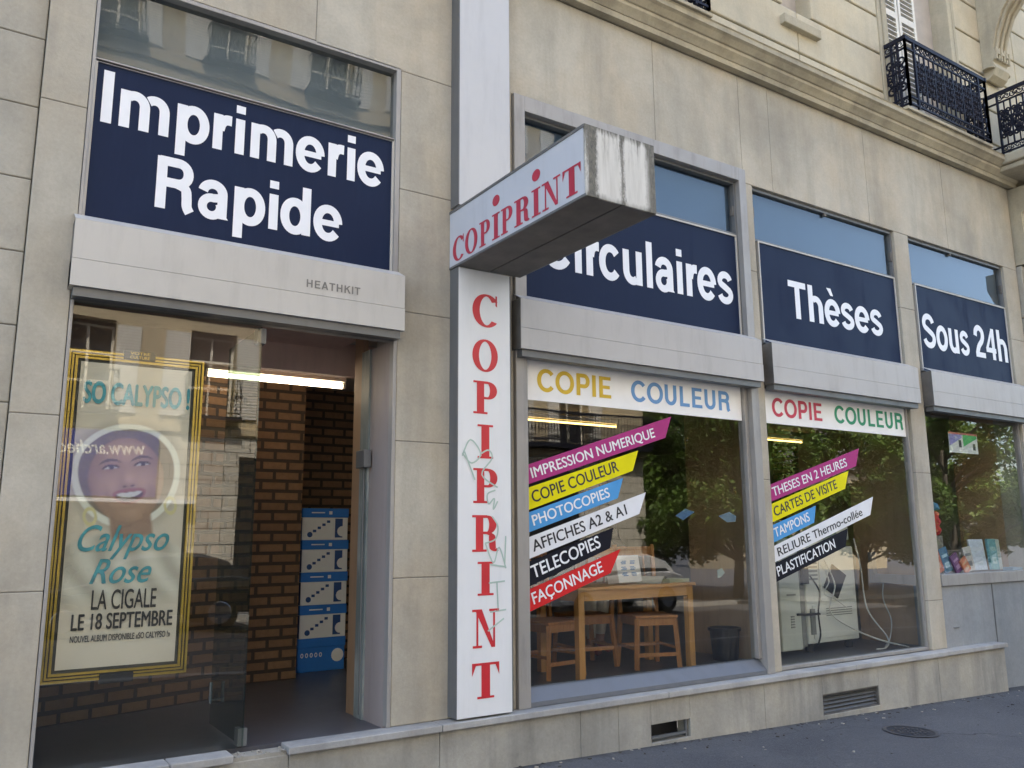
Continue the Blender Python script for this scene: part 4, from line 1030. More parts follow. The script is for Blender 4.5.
# bin
t = thing('waste_bin', 'black plastic waste bin beside the brown partition', 'bin', (5.97, .78, .426))
def bin_at(cx, cy):
    mb = MB(); mb.lathe([(.105, 0), (.112, .004), (.135, .27), (.137, .28), (.128, .28), (.105, .02), (.001, .018)], (cx, cy, .426), 32); mb.build('bucket', M['black'], t, smooth=False)
    mb = MB(); mb.lathe([(.136, .262), (.150, .262), (.150, .288), (.134, .288), (.134, .262)], (cx, cy, .426), 32); mb.build('rim', M['black'], t)
bin_at(5.97, .78)
# scraps stuck on the big pane
for pts, colr, lb in (([(4.72, 1.70), (4.83, 1.755), (4.93, 1.73), (4.80, 1.665)], (.09, .18, .32), 'small slanted blue paper scrap stuck inside the large window'),
                      ([(5.20, 1.70), (5.33, 1.735), (5.41, 1.70), (5.40, 1.655), (5.30, 1.65)], (.20, .28, .36), 'crumpled pale blue scrap stuck right of the other on the large window'),
                      ([(5.155, 1.27), (5.21, 1.285), (5.24, 1.245), (5.20, 1.215), (5.155, 1.205)], (.30, .35, .28), 'pale green arrow-shaped scrap low on the large window')):
    mb = MB(); mb.prism(pts, lambda u, v, d: (u, d, v), .0625, .064)
    tag(mb.build('paper_scrap', plain('scrap', colr, .6)), lb, 'paper scrap', 'paper scraps on the large window')

# photocopier at the middle window
t = thing('photocopier', 'back of an old greenish grey photocopier standing in the middle window', 'photocopier', (6.9, .75, .426))
m = M['copier']
MB().box(6.78, 7.42, .62, 1.15, .50, 1.34).build('body', m, t, .012)
mb = MB(); mb.box(6.42, 6.66, .57, 1.05, .47, 1.42); mb.box(6.39, 6.42, .60, 1.05, .46, 1.40); mb.build('side_tower', painted('tower_plastic', (.50, .53, .46), .45, (.38, .39, .34), .3), t, .012)
mb = MB(); mb.box(6.66, 6.78, .635, 1.1, .48, 1.30); mb.build('duct', M['copier_grey'], t, .008)
mb = MB(); mb.box(6.84, 7.38, .607, .6195, .54, .83); mb.box(6.95, 7.36, .607, .6195, .86, 1.31); mb.build('rear_panel', m, t, .003)
mb = MB()
for k in range(6): mb.box(6.80, 6.93, .612, .621, 1.05 + k * .035, 1.066 + k * .035)
for k in range(4): mb.box(7.0, 7.33, .603, .608, .79 - k * .02, .797 - k * .02)
for k in range(5): mb.box(6.53, 6.57, .564, .571, .66 + k * .022, .672 + k * .022)
mb.box(6.50, 6.60, .564, .571, .93, .945); mb.box(6.655, 6.664, .568, .60, .48, 1.41); mb.box(6.81, 6.86, .603, .62, .58, .80); mb.box(7.40, 7.424, .66, .70, .82, 1.02)
mb.build('grille', M['copier_grey'], t)
mb = MB(); mb.obox(Matrix.Translation((7.13, .600, 1.03)) @ Matrix.Rotation(rad(32), 4, 'Y'), .20, .012, .24); mb.box(6.72, 6.8, .59, .62, 1.02, 1.16); mb.build('connector_plate', M['black'], t, .003)
mb = MB(); mb.box(6.86, 7.4, .70, 1.10, 1.34, 1.40); mb.box(7.24, 7.40, .64, .9, 1.40, 1.52); mb.lathe([(.001, 0), (.05, 0), (.05, .04), (.03, .06), (.001, .06)], (7.3, .62, 1.56), 14); mb.build('top_cover', m, t, .008)
for x in (6.84, 7.34): MB().lathe([(.03, 0), (.035, .01), (.035, .06), (.02, .075)], (x, .68, .426), 12).build('caster', M['rubber'], t)
CX = lambda x: 6.47 + (x - 6.39) * 1.233 if x < 7.6 else x + .35
for ch in t.children:
    for v in ch.data.vertices: v.co.x = CX(v.co.x); v.co.z = .426 + (v.co.z - .426) * 1.09
def cable(pts, r, mt, label):
    p3 = [Vector((CX(p[0]) if p[0] < 7.98 else p[0] + .2, p[1], p[2])) for p in pts]; o = []
    for i in range(len(p3) - 1):
        a = p3[max(i - 1, 0)]; b_ = p3[i]; c_ = p3[i + 1]; d_ = p3[min(i + 2, len(p3) - 1)]
        for k in range(8):
            s = k / 8; o.append(.5 * (2 * b_ + (c_ - a) * s + (2 * a - 5 * b_ + 4 * c_ - d_) * s * s + (3 * b_ - a - 3 * c_ + d_) * s ** 3))
    o.append(p3[-1]); mb = MB(); mb.tube(o, r, 6)
    return tag(mb.build('cable', mt, smooth=True), label, 'cable', 'cables behind the photocopier')
wc = plain('white_cable', (.62, .62, .56), .5)
cable([(7.0, .59, 1.30), (7.08, .56, 1.05), (7.0, .56, .80), (7.25, .53, .62), (7.5, .45, .50), (7.72, .30, .432)], .008, wc, 'white cable hanging down the copier back to the floor by the glass')
cable([(7.42, .60, 1.5), (7.45, .57, 1.2), (7.47, .55, .8), (7.60, .45, .52), (7.5, .40, .434), (7.35, .38, .434)], .008, wc, 'pale cable dropping from the copier top along its right edge')
cable([(7.55, .45, .434), (7.72, .50, .50), (7.95, .62, .66), (8.05, .66, .88), (8.1, .66, 1.1)], .007, wc, 'white cable looping up the brown partition')
cable([(6.80, .58, 1.15), (6.87, .55, 1.0), (6.84, .55, .80), (6.86, .56, .60), (6.84, .58, .50)], .009, M['black'], 'black cable running down the copier seam')
cable([(6.60, .56, .80), (6.75, .58, .79), (6.86, .55, .79)], .012, M['black'], 'short black cable bridging tower and copier')
cable([(6.95, .59, 1.25), (7.0, .55, 1.1), (6.93, .55, .98), (7.06, .55, .92), (7.2, .55, .83)], .006, wc, 'thin white cable knotted behind the black plate')

# display in the far window
def book(x, y, lean, w, h, th, colr, label, band=None, yaw=0):
    M4 = Matrix.Translation((x, y, 1.1265)) @ Matrix.Rotation(rad(yaw), 4, 'Z') @ Matrix.Rotation(rad(lean), 4, 'Y') @ Matrix.Rotation(rad(-5), 4, 'X') @ Matrix.Translation((0, 0, h / 2 + .012))
    t = tag(MB().obox(M4, w, th, h).build('book', plain('book_cover', colr, .45, 0, .15, .5, 30), None, .002), label, 'book', 'books and cards displayed in the far window')
    mb = MB(); mb.obox(M4 @ Matrix.Translation((0, -th / 2 - .0008, h * .18)), w * .7, .001, h * .12); mb.obox(M4 @ Matrix.Translation((0, -th / 2 - .0008, -h * .2)), w * .55, .001, h * .22)
    mb.build('cover_print', plain('cover_ink', band or tuple(1 - .8 * c for c in colr), .5), t)
book(8.72, .28, -16, .16, .25, .02, (.75, .25, .18), 'salmon red booklet leaning at the left end of the far window', (.8, .5, .4))
book(8.92, .30, -14, .15, .26, .02, (.10, .22, .36), 'dark blue patterned booklet leaning beside the salmon one', (.5, .7, .8))
book(9.08, .27, -24, .13, .20, .02, (.20, .08, .22), 'small purple booklet leaning between blue and orange ones', (.5, .3, .5))
book(9.20, .24, -30, .12, .16, .02, (.72, .26, .14), 'small orange card leaning low in the far window', (.8, .5, .3))
book(9.36, .30, -6, .16, .26, .02, (.62, .58, .52), 'beige booklet with grey print standing in the far window', (.3, .3, .3))
book(9.62, .34, 0, .30, .34, .02, (.66, .73, .80), 'large pale blue board standing in the far window', (.75, .8, .85))
book(9.86, .30, 2, .17, .34, .03, (.18, .42, .45), 'teal book standing beside the pale blue board', (.4, .6, .6))
book(10.02, .34, 4, .14, .34, .03, (.62, .70, .66), 'pale mint book standing right of the teal book', (.5, .6, .6))
mb = MB(); mb.box(9.95, 10.17, .15, .26, 1.1255, 1.165); tag(mb.build('flat_box', plain('blue_grey_box', (.25, .38, .48), .5), None, .004), 'flat blue-grey box lying on the far window shelf', 'box')
mb = MB(); mb.box(8.9, 9.35, .58, .62, 1.13, 1.52); tag(mb.build('display_board', plain('greyboard', (.30, .29, .25), .6), None, .004), 'grey upright board behind the booklets of the far window', 'board')
t = thing('notice_poster', 'small poster with purple and green halves hanging high in the far window', 'poster', (9.08, .09, 2.4))
MB().box(8.79, 9.36, .085, .089, 2.40, 2.62).build('poster_sheet', M['paper'], t)
mb = MB(); mb.box(8.79, 9.36, .0835, .0845, 2.60, 2.62); mb.build('top_stripe', plain('pink_stripe', (.6, .12, .12), .5), t)
for a, c, colr in ((8.80, 9.05, (.30, .26, .62)), (9.07, 9.35, (.08, .50, .14))):
    mb = MB(); mb.face([(a, .0842, 2.60), (a, .0842, 2.47), (a + .08, .0842, 2.50), (c, .0842, 2.57), (c, .0842, 2.60)]); mb.build('colour_field', plain('poster_ink', colr, .5), t, fix=False)
mb = MB(); mb.box(8.98, 9.03, .0832, .0845, 2.46, 2.54); mb.box(9.26, 9.31, .0832, .0845, 2.44, 2.51); mb.build('picture', ink, t)
t = thing('hanging_toy', 'red and blue paper lantern hanging at the left edge of the far window', 'lantern', (8.75, .3, 1.6))
mb = MB(); mb.lathe([(.001, 0), (.05, .01), (.075, .06), (.055, .105), (.078, .15), (.055, .20), (.07, .24), (.03, .27)], (8.78, .34, 1.52), 18); mb.build('lantern_body', plain('lantern_red', (.55, .04, .05), .5), t, smooth=True)
mb = MB(); mb.lathe([(.03, .265), (.08, .28), (.06, .34), (.001, .37)], (8.78, .34, 1.52), 18); mb.build('lantern_top', plain('lantern_blue', (.08, .25, .42), .5), t, smooth=True)
mb = MB(); mb.tube([(8.78, .34, 1.88), (8.78, .34, 2.975)], .003, 5); mb.build('cord', M['black'], t)

# stacked paper boxes in the hallway
def paper_box(label):
    t = thing('paper_box', label, 'box', (0, 0, 0), 'stacked blue and white paper boxes')
    MB().box(-.21, .21, 0, .30, 0, .272).build('carton', M['boxwhite'], t, .004)
    mb = MB(); mb.box(-.215, .215, -.006, .305, .195, .2745); mb.build('lid', M['boxblue'], t, .004)
    mb = MB(); mb.box(-.2125, -.2105, .002, .298, .004, .192); mb.box(.09, .16, -.0035, -.001, .02, .185); mb.build('side_print', M['boxnavy'], t)
    mb = MB()
    for k in range(5): mb.box(-.155 + k * .042, -.125 + k * .042, -.003, -.001, .04 + k * .027, .062 + k * .027)
    mb.lathe([(.001, -.002), (.024, -.0018), (.024, 0), (.001, 0)], (-.14, -.0012, .047), 14, 'Y')
    mb.build('print', M['boxnavy'], t)
    mb = MB(); mb.lathe([(.001, -.002), (.045, -.0018), (.045, 0), (.001, 0)], (.155, -.0042, .075), 16, 'Y'); mb.box(.03, .058, -.0085, -.0062, .222, .25); mb.box(-.13, -.01, -.0085, -.0062, .232, .242); mb.build('badge', M['boxwhite'], t)
    return t
p0 = paper_box('topmost of the stacked blue and white paper boxes in the hallway'); p0.location = (2.715, 2.36, .426 + 4 * .276)
for k, lb in ((3, 'second box from the top of the blue and white stack'), (2, 'middle box of the blue and white stack'), (1, 'second box from the floor in the blue and white stack')):
    c = copy_tree(p0); c.location = (2.715 + RND.uniform(-.008, .008), 2.36, .426 + k * .276); c['label'] = lb; c.rotation_euler = (0, 0, rad(RND.uniform(-2, 2)))
t = thing('paper_box', 'bottom box of the stack, all blue with white letters', 'box', (2.715, 2.36, .426), 'stacked blue and white paper boxes')
MB().box(2.505, 2.925, 2.36, 2.66, .426, .70).build('carton', M['boxblue'], t, .004)
mb = MB(); mb.box(2.50, 2.93, 2.354, 2.665, .625, .7015); mb.build('lid', M['boxblue'], t, .004)
mb = MB(); mb.lathe([(.001, -.002), (.055, -.0018), (.055, 0), (.001, 0)], (2.86, 2.3595, .55), 16, 'Y'); mb.build('badge', M['boxwhite'], t)
st = layout('ooooo', sans, .25); 
glyph_mesh(MB(), st, facade_place(2.53, 2.72, .545, .05, st, 2.3595)).build('print', M['boxwhite'], t)

# ------------------------------------------------------------------ a person standing behind the table
def person():
    P = thing('person', 'person in beige trousers and dark top standing behind the pine table', 'person', (5.27, 1.78, .426))
    bx, by, bz = 5.27, 1.78, .426
    J = {}; E_ = []
    def j(n, x, y, z, r, par=None):
        J[n] = (len(J), (bx + x, by + y, bz + z), r)
        if par: E_.append((J[par][0], J[n][0]))
    j('pel', 0, 0, .95, .15); j('bel', 0, 0, 1.08, .14, 'pel'); j('che', 0, .01, 1.28, .155, 'bel'); j('nk0', 0, .01, 1.44, .075, 'che'); j('nk', 0, 0, 1.50, .058, 'nk0'); j('hd', 0, -.01, 1.60, .088, 'nk'); j('hd2', 0, -.015, 1.70, .085, 'hd'); j('hd3', 0, -.01, 1.76, .05, 'hd2')
    for s, n in ((-1, 'a'), (1, 'b')):
        st_ = .10 if s > 0 else -.06
        j('hip' + n, s * .10, 0, .90, .10, 'pel'); j('kn' + n, s * .115, -.03 + st_ * .5, .50, .068, 'hip' + n); j('an' + n, s * .115, st_, .09, .048, 'kn' + n); j('to' + n, s * .13, st_ - .16, .035, .036, 'an' + n)
        j('sh' + n, s * .17, .01, 1.39, .072, 'che'); j('el' + n, s * .25, -.02, 1.10, .05, 'sh' + n); j('wr' + n, s * .20, -.24, .96, .032, 'el' + n); j('pa' + n, s * .18, -.31, .93, .034, 'wr' + n)
        for k in range(4):
            o = (k - 1.5) * .02
            j('f%d%s' % (k, n), s * .18 + o, -.36, .915, .0095, 'pa' + n); j('g%d%s' % (k, n), s * .175 + o, -.405 + abs(k - 1.3) * .008, .89, .008, 'f%d%s' % (k, n))
        j('t' + n, s * .145, -.325, .915, .011, 'pa' + n); j('u' + n, s * .125, -.36, .90, .009, 't' + n)
    me = bpy.data.meshes.new('body'); me.from_pydata([v[1] for v in J.values()], E_, [])
    ob = bpy.data.objects.new('body', me); col.objects.link(ob)
    md = ob.modifiers.new('skin', 'SKIN'); md.use_smooth_shade = True
    for sv, v in zip(me.skin_vertices[0].data, J.values()): sv.radius = (v[2], v[2])
    me.skin_vertices[0].data[0].use_root = True
    ob.modifiers.new('sub', 'SUBSURF').levels = 2; ob.modifiers['sub'].render_levels = 2
    dg = bpy.context.evaluated_depsgraph_get(); dg.update()
    me2 = bpy.data.meshes.new_from_object(ob.evaluated_get(dg)); bpy.data.objects.remove(ob)
    me2.materials.clear()
    for m_ in (plain('beige_trousers', (.72, .69, .60), .8), plain('dark_top', (.03, .03, .035), .8), plain('skin', (.45, .26, .19), .5), plain('red_shoe', (.28, .05, .05), .6)): me2.materials.append(m_)
    for p in me2.polygons:
        z = p.center.z - bz; yy = p.center.y - by
        p.material_index = 3 if z < .085 else 2 if z < .17 else 0 if z < .97 and yy > -.23 else 2 if (z > 1.47 or yy < -.245) else 1
    o = bpy.data.objects.new('body', me2); col.objects.link(o); attach(o, P)
    mb = MB(); mb.lathe([(.001, .125), (.055, .12), (.085, .09), (.10, .04), (.098, -.03), (.085, -.08)], (bx, by + .012, bz + 1.685), 18); mb.build('hair', plain('dark_hair', (.03, .02, .015), .7), P, smooth=True)
    mb = MB()
    for s in (-1, 1): mb.lathe([(.001, -.006), (.012, -.003), (.012, .003), (.001, .006)], (bx + s * .033, by - .093, bz + 1.635), 10, 'Y')
    mb.build('eye', M['black'], P)
    mb = MB(); mb.face([(bx - .014, by - .088, bz + 1.585), (bx + .014, by - .088, bz + 1.585), (bx, by - .118, bz + 1.59)]); mb.face([(bx - .014, by - .088, bz + 1.585), (bx, by - .118, bz + 1.59), (bx, by - .09, bz + 1.645)]); mb.face([(bx + .014, by - .088, bz + 1.585), (bx, by - .09, bz + 1.645), (bx, by - .118, bz + 1.59)]); mb.build('nose', plain('nose_skin', (.45, .26, .19), .5), P)
    mb = MB(); mb.box(bx - .026, bx + .026, by - .096, by - .085, bz + 1.552, bz + 1.562); mb.build('mouth', plain('lip', (.30, .10, .09), .5), P)
person()

# ------------------------------------------------------------------ neighbour on the right
NB = thing('neighbouring_building', 'grey-beige stone house next along the street at the right edge', 'building', (12, 0, -.1))
mb = MB()
zs = [-.5, .6, 1.3, 2.0, 2.7, 3.4, 4.1, 4.75]
for a, c in zip(zs[:-1], zs[1:]):
    for x0, x1 in ((10.54, 11.3), (11.3, 12.2), (12.2, 13.4), (13.4, 14.0)): mb.box(x0 + .006, x1 - .006, -.05, .3, a + .006, c - .006)
mb.build('wall', M['stone_grey'], NB, .008)
mb = MB(); mb.prism([(0.3, 4.76), (-.09, 4.76), (-.10, 4.85), (-.16, 4.93), (-.16, 5.02), (-.12, 5.05), (-.12, 5.4), (-.2, 5.48), (-.24, 5.6), (-.24, 5.74), (.3, 5.74)], lambda u, v, d: (d, u, v), 10.55, 14.0); mb.build('cornice', M['cornice'], NB)
mb = MB(); mb.prism([(-.05, 3.75), (-.13, 3.8), (-.17, 3.95), (-.15, 4.15), (-.22, 4.35), (-.30, 4.55), (-.30, 4.75), (-.05, 4.75)], lambda u, v, d: (d, u, v), 10.62, 10.9); mb.build('console', M['cornice'], NB, .006)
mb = MB(); mb.box(10.55, 14.0, .31, 8, -.5, 9.5); mb.box(14.02, 30, 0, 9.8, -1, 17); mb.build('house_mass', M['stone_grey'], NB)  # unseen rest of the houses, plain blocks put in for their shadow

# litter and grit by the wall
mb = MB()
for k in range(170):
    x = RND.uniform(2.6, 11); y_ = -.10 - abs(RND.gauss(0, .10 if k < 110 else .7)); s_ = RND.uniform(.004, .014)
    mb.mi = 0 if k % 3 else 1
    mb.obox(Matrix.Translation((x, y_, gz(x, y_) + s_ * .2)) @ Matrix.Rotation(RND.random() * 6, 4, 'Z'), s_ * 2, s_, s_ * .5)
tag(mb.build('litter', [plain('grit', (.06, .055, .045), .9), plain('pale_bits', (.35, .32, .26), .9)]), 'scattered grit and bits on the pavement along the wall', 'litter', kind='stuff')
# manhole
t = thing('manhole_cover', 'round dark iron cover set in the pavement by the plinth', 'manhole cover', (6.41, -.70, gz(6.41, -.7)))
zc = gz(6.41, -.70)
sl = Matrix.Translation((6.41, -.70, zc + .004)) @ Euler((rad(1.15), rad(1.43), 0)).to_matrix().to_4x4()
mb = MB(); n = 40
k0 = [mb.vert(sl @ Vector((.19 * math.cos(2 * PI * k / n), .19 * math.sin(2 * PI * k / n), 0))) for k in range(n)]; mb.fidx(k0)
mb.build('cover', plain('cast_iron', (.04, .04, .045), .6, .3, .3, .5, 20), t, fix=False)
mb = MB()
for k in range(n):
    a, c = 2 * PI * k / n, 2 * PI * (k + 1) / n
    mb.face([sl @ Vector((r_ * math.cos(x), r_ * math.sin(x), .003)) for r_, x in ((.175, a), (.205, a), (.205, c), (.175, c))])
for i in range(-3, 4):
    for j_ in range(-3, 4):
        if i * i + j_ * j_ < 10: mb.obox(sl @ Matrix.Translation((i * .045, j_ * .045, .003)), .02, .02, .004)
mb.build('rim', plain('worn_iron', (.09, .09, .095), .5, .4), t)

# ------------------------------------------------------------------ across the street (seen mirrored in the panes)
OP = thing('opposite_building', 'tall sunlit apartment house across the street mirrored in the glass', 'building', (6, -16, -.1))
cream = stone('opposite_stone', (.50, .42, .28), (.40, .34, .24), (.52, .42, .27), .4, .3)
ashl = brick('ashlar', (.62, .58, .48), (.58, .54, .45), (.12, .11, .09), .62, .36, .014, bump=.5)
mb = MB(); X0, X1 = -14, 18.9
cols = [-12.5, -9.7, -6.9, -4.1, -1.3, 1.5, 4.3, 7.1, 9.9, 12.7, 15.5]
floors = [(4.4, 6.6), (7.6, 9.7), (10.7, 12.8), (13.8, 15.6)]
def wallpiece(x0, x1, z0, z1): mb.box(x0, x1, -17, -16, z0, z1)
zprev = 4.0
for z0, z1 in floors:
    wallpiece(X0, X1, zprev, z0)
    xp = X0
    for c in cols: wallpiece(xp, c, z0, z1); xp = c + 1.15
    wallpiece(xp, X1, z0, z1); zprev = z1
wallpiece(X0, X1, zprev, 17.0); mb.box(X0, X1, -28, -17.2, -1, 17)
for z in (4.02, 7.0, 10.2, 13.3): mb.box(X0, X1, -15.9, -16, z, z + .14)
mb.build('wall', cream, OP)
mb = MB(); mb.box(X0, X1, -17, -15.97, -1, 4.0); mb.build('ground_floor', ashl, OP)
mb = MB(); mb.prism([(-15.6, 17.0), (-15.6, 17.2), (-18.5, 20), (-26, 20), (-28, 17.2), (-28, 17.0)], lambda u, v, d: (d, u, v), X0, X1); mb.build('roof', plain('zinc', (.18, .2, .23), .4, .5), OP)
gdark = plain('far_window', (.02, .022, .026), .08, 0, .1, .8)
proto = None
for z0, z1 in floors:
    for c in cols:
        dz = z0
        if proto is None:
            mb = MB(); mb.box(0, 1.15, -.35, -.31, 0, 2.1); mb.mi = 1
            for q in ((0, .06), (1.09, 1.15), (.545, .605)): mb.box(q[0], q[1], -.31, -.27, 0, 2.1)
            for z in (0, .7, 1.4, 2.04): mb.box(0, 1.15, -.31, -.28, z, z + .06)
            proto = mb.build('window', [gdark, M['shutter']], None)
            ms = MB()
            for s in (-.56, 1.17):
                ms.box(s, s + .54, .01, .05, .0, 2.1)
            shp = ms.build('shutter', louvre_like('shutter_slats', (.70, .67, .60), (.35, .34, .30), .07), None)
            mr = MB(); mr.bar((-.1, .32, .95), (1.25, .32, .95), .04, .03); mr.bar((-.1, .32, .08), (1.25, .32, .08), .03, .02)
            for k in range(13):
                x = -.1 + 1.35 * k / 12; mr.bar((x, .32, .08), (x, .32, .95), .014, .014)
                if k < 12: mr.tube([(x + .056 + .045 * math.cos(a * PI / 5), .32, .5 + .14 * math.sin(a * PI / 5)) for a in range(11)], .008, 4)
            for s in (-.1, 1.25): mr.bar((s, 0, .95), (s, .32, .95), .03, .03)
            mr.box(-.15, 1.3, 0, .36, -.08, .0)
            rlp = mr.build('balcony_railing', M['iron'], None)
            trio = (proto, shp, rlp)
            made = trio
        else:
            made = tuple(o.copy() for o in trio)
            for o in made: col.objects.link(o)
        for o in made:
            o.location = (c, -16, dz); o.parent = OP; o.matrix_parent_inverse = Matrix.Translation(OP.location).inverted()
MR = MB(); MR.box(13.2, 18.9, -15.5, -16.0, 4.22, 4.36)
MR.bar((13.2, -15.52, 5.3), (18.9, -15.52, 5.3), .05, .04); MR.bar((13.2, -15.52, 4.45), (18.9, -15.52, 4.45), .03, .03)
for k in range(48):
    x = 13.2 + 5.7 * k / 47; MR.bar((x, -15.52, 4.36), (x, -15.52, 5.3), .018, .018)
    if k < 47: MR.tube([(x + .06 + .05 * math.cos(a * PI / 5), -15.52, 4.87 + .18 * math.sin(a * PI / 5)) for a in range(11)], .010, 4)
MR.build('long_balcony', M['iron'], OP)
# shop fascia and openings on that ground floor
mb = MB()
for x0, x1 in ((-6, -1.8), (-1.4, 4.5), (5.65, 9.6), (10.0, 13.6), (13.9, 16.2)): mb.box(x0, x1, -15.968, -15.95, .05, 2.3 if x0 == -1.4 else 3.5)
mb.build('shop_window', gdark, OP)
t = thing('shop_fascia', 'blue shop fascia with a web address mirrored in the door glass', 'sign', (2, -15.9, 2.5))
MB().box(-1.5, 3.75, -15.96, -15.75, 2.45, 3.95).build('panel', plain('fascia_blue', (.045, .055, .30), .5), t)
font_mesh('lettering', 'www.archeope82.com', lambda u, v, d: (u, -15.748 + d, v), M['white'], t, .02, .25, (3.45, .15, 3.42, 3.72))
mb = MB(); mb.box(-1.5, 4.6, -15.95, -15.70, 2.32, 2.40); mb.build('edge_trim', M['white'], t)

def car(name, label, length, m, cx, cy, white=False):
    """side profile lofted in y with tumblehome; glasshouse separate"""
    z0 = gz(cx, cy)
    t = thing(name, label, 'car', (cx, cy, z0), 'cars parked across the street')
    k = length / 4.1
    low = [(-2.05, .30), (-2.08, .55), (-1.98, .80), (-1.1, .95), (-.9, .97), (1.55, 1.0), (1.95, .92), (2.06, .70), (2.03, .32)]
    top = [(-1.05, .94), (-.35, 1.38), (.1, 1.46), (1.0, 1.44), (1.45, 1.30), (1.75, .97)]
    def loft(pts, ys, mt, nm, par):
        mb = MB(); n = len(pts); rings = []
        for yy, sc_, zs_ in ys:
            rings.append([mb.vert((cx + x * k * sc_, cy + yy, z0 + (z if zs_ == 1 else pts[0][1] + (z - pts[0][1]) * zs_))) for x, z in pts])
        for a, b_ in zip(rings[:-1], rings[1:]):
            for i in range(n): mb.fidx([a[i], a[(i + 1) % n], b_[(i + 1) % n], b_[i]])
        mb.fidx(rings[0]); mb.fidx(rings[-1][::-1])
        return mb.build(nm, mt, par, .03, seg=3)
    loft(low, [(-.86, .97, 1), (-.78, 1, 1), (.78, 1, 1), (.86, .97, 1)], m, 'body', t)
    loft(top, [(-.78, 1, .9), (-.60, .96, 1), (.60, .96, 1), (.78, 1, .9)], m, 'cabin', t)
    side = [(-.86, .99), (-.30, 1.32), (.1, 1.38), (.95, 1.36), (1.32, 1.25), (1.5, 1.0)]
    for s in (-1, 1):
        mb = MB(); mb.prism([(cx + x * k, z0 + z) for x, z in side], lambda u, v, d: (u, cy + s * (d - .09 * ((v - z0 - 1.0) / .38)), v), .70, .80)
        mb.build('side_window', gdark, t)
        for wx in (-1.3, 1.3):
            mb = MB(); mb.lathe([(.001, -.1), (.30, -.1), (.32, -.07), (.32, .07), (.30, .1), (.001, .1)], (cx + wx * k, cy + s * .78, z0 + .32), 24, 'Y')
            w = mb.build('wheel', M['rubber'], t)
            mb = MB(); mb.lathe([(.001, -.008), (.06, -.01), (.19, -.004), (.20, 0), (.20, .004), (.19, .01), (.001, .012)], (cx + wx * k, cy + s * .885, z0 + .32), 20, 'Y'); mb.build('rim', M['chrome'], w)
        mb = MB(); mb.box(cx - 2.06 * k, cx - 1.93 * k, cy + s * .62 - .15, cy + s * .62 + .15, z0 + .62, z0 + .76); mb.build('headlight', M['chrome'], t)
    mb = MB()
    for s in (-1, 1): mb.bar((cx - 1.9 * k, cy + s * .875, z0 + .78), (cx + 1.9 * k, cy + s * .875, z0 + .80), .02, .015)
    mb.build('trim', M['chrome'], t)
car('parked_car', 'dark grey car parked across the street, mirrored low in the door glass', 4.1, plain('grey_paint', (.05, .055, .06), .25, .3, .05, .6, 2, .6), 2.9, -12.2)
car('parked_car', 'white car parked across the street, mirrored behind the pine table', 4.2, plain('white_paint', (.62, .62, .61), .25, 0, .03, .6, 2, .6), 14.1, -12.3)
car('parked_car', 'dark blue car parked between the grey and white cars', 4.0, plain('blue_paint', (.02, .03, .08), .25, .3, .05, .6, 2, .6), 7.9, -12.25)

def leafmat():
    m, nt, b = nodes('leaves')
    v = nmap(nt); n = nnoise(nt, v, 1.6, 3); 
    oi = nt.nodes.new('ShaderNodeNewGeometry')
    x = nmix(nt, nramp(nt, n, .35, .65), (.065, .14, .018), (.16, .26, .04))
    x = nmix(nt, nmath(nt, 'MULTIPLY', oi.outputs['Random Per Island'], .5), x, (.17, .23, .04))
    L(nt, x, b.inputs['Base Color']); b.inputs['Roughness'].default_value = .55
    tl = nt.nodes.new('ShaderNodeBsdfTranslucent'); L(nt, x, tl.inputs[0])
    mx = nt.nodes.new('ShaderNodeMixShader'); mx.inputs[0].default_value = .3
    L(nt, b.outputs[0], mx.inputs[1]); L(nt, tl.outputs[0], mx.inputs[2]); L(nt, mx.outputs[0], nt.nodes['Material Output'].inputs[0])
    return m
LEAF = leafmat(); BARK = stone('bark', (.12, .10, .08), (.06, .05, .04), (.13, .11, .08), .6, .8)
def tree(label, h=8.5, r=3.3, seed=1, nl=24000):
    R_ = random.Random(seed)
    t = thing('street_tree', label, 'tree', (0, 0, 0), 'street trees mirrored in the windows')
    mb = MB(); pts = [(0, 0, -.3), (.05, .02, 1.0), (.0, .08, 2.2), (.1, .1, h * .45), (.15, .05, h * .75)]
    mb.tube(pts, [.2, .15, .13, .10, .04], 9)
    cl = []
    for k in range(24):
        a = R_.uniform(0, 2 * PI); z = R_.uniform(.17, .9) * h; rr = r * math.sin(min(1, (1.02 - z / h) * 1.7 + .25) * PI / 2) * R_.uniform(.45, .95)
        e = Vector((rr * math.cos(a), rr * math.sin(a), z)); s = Vector((.05, .08, max(1.1, z - rr * .8)))
        mb.tube([s, s.lerp(e, .5) + Vector((0, 0, .12)), e], [.055, .04, .015], 6)
        for q in range(4): cl.append((s.lerp(e, R_.uniform(.55, 1.05)) + Vector((R_.gauss(0, .3), R_.gauss(0, .3), R_.gauss(0, .25))), R_.uniform(.35, .8)))
    mb.build('trunk', BARK, t, smooth=True)
    mb = MB()
    for k in range(nl):
        c, s = R_.choice(cl)
        d = Vector((R_.gauss(0, 1), R_.gauss(0, 1), R_.gauss(0, .75))).normalized() * s * R_.random() ** .4
        p = c + d; q = Euler((R_.uniform(-.9, .9), R_.uniform(-.9, .9), R_.uniform(0, 6.3))).to_matrix(); w = R_.uniform(.07, .135)
        mb.face([p + q @ Vector(v) for v in ((-w, 0, 0), (0, -w * .55, .01), (w, 0, 0), (0, w * .55, .01))])
    mb.build('crown', LEAF, t, fix=False)
    return t
t0 = tree('leafy street tree nearest the corner house across the street')
t0.location = (21.6, -14.6, gz(21.6, -14.6))
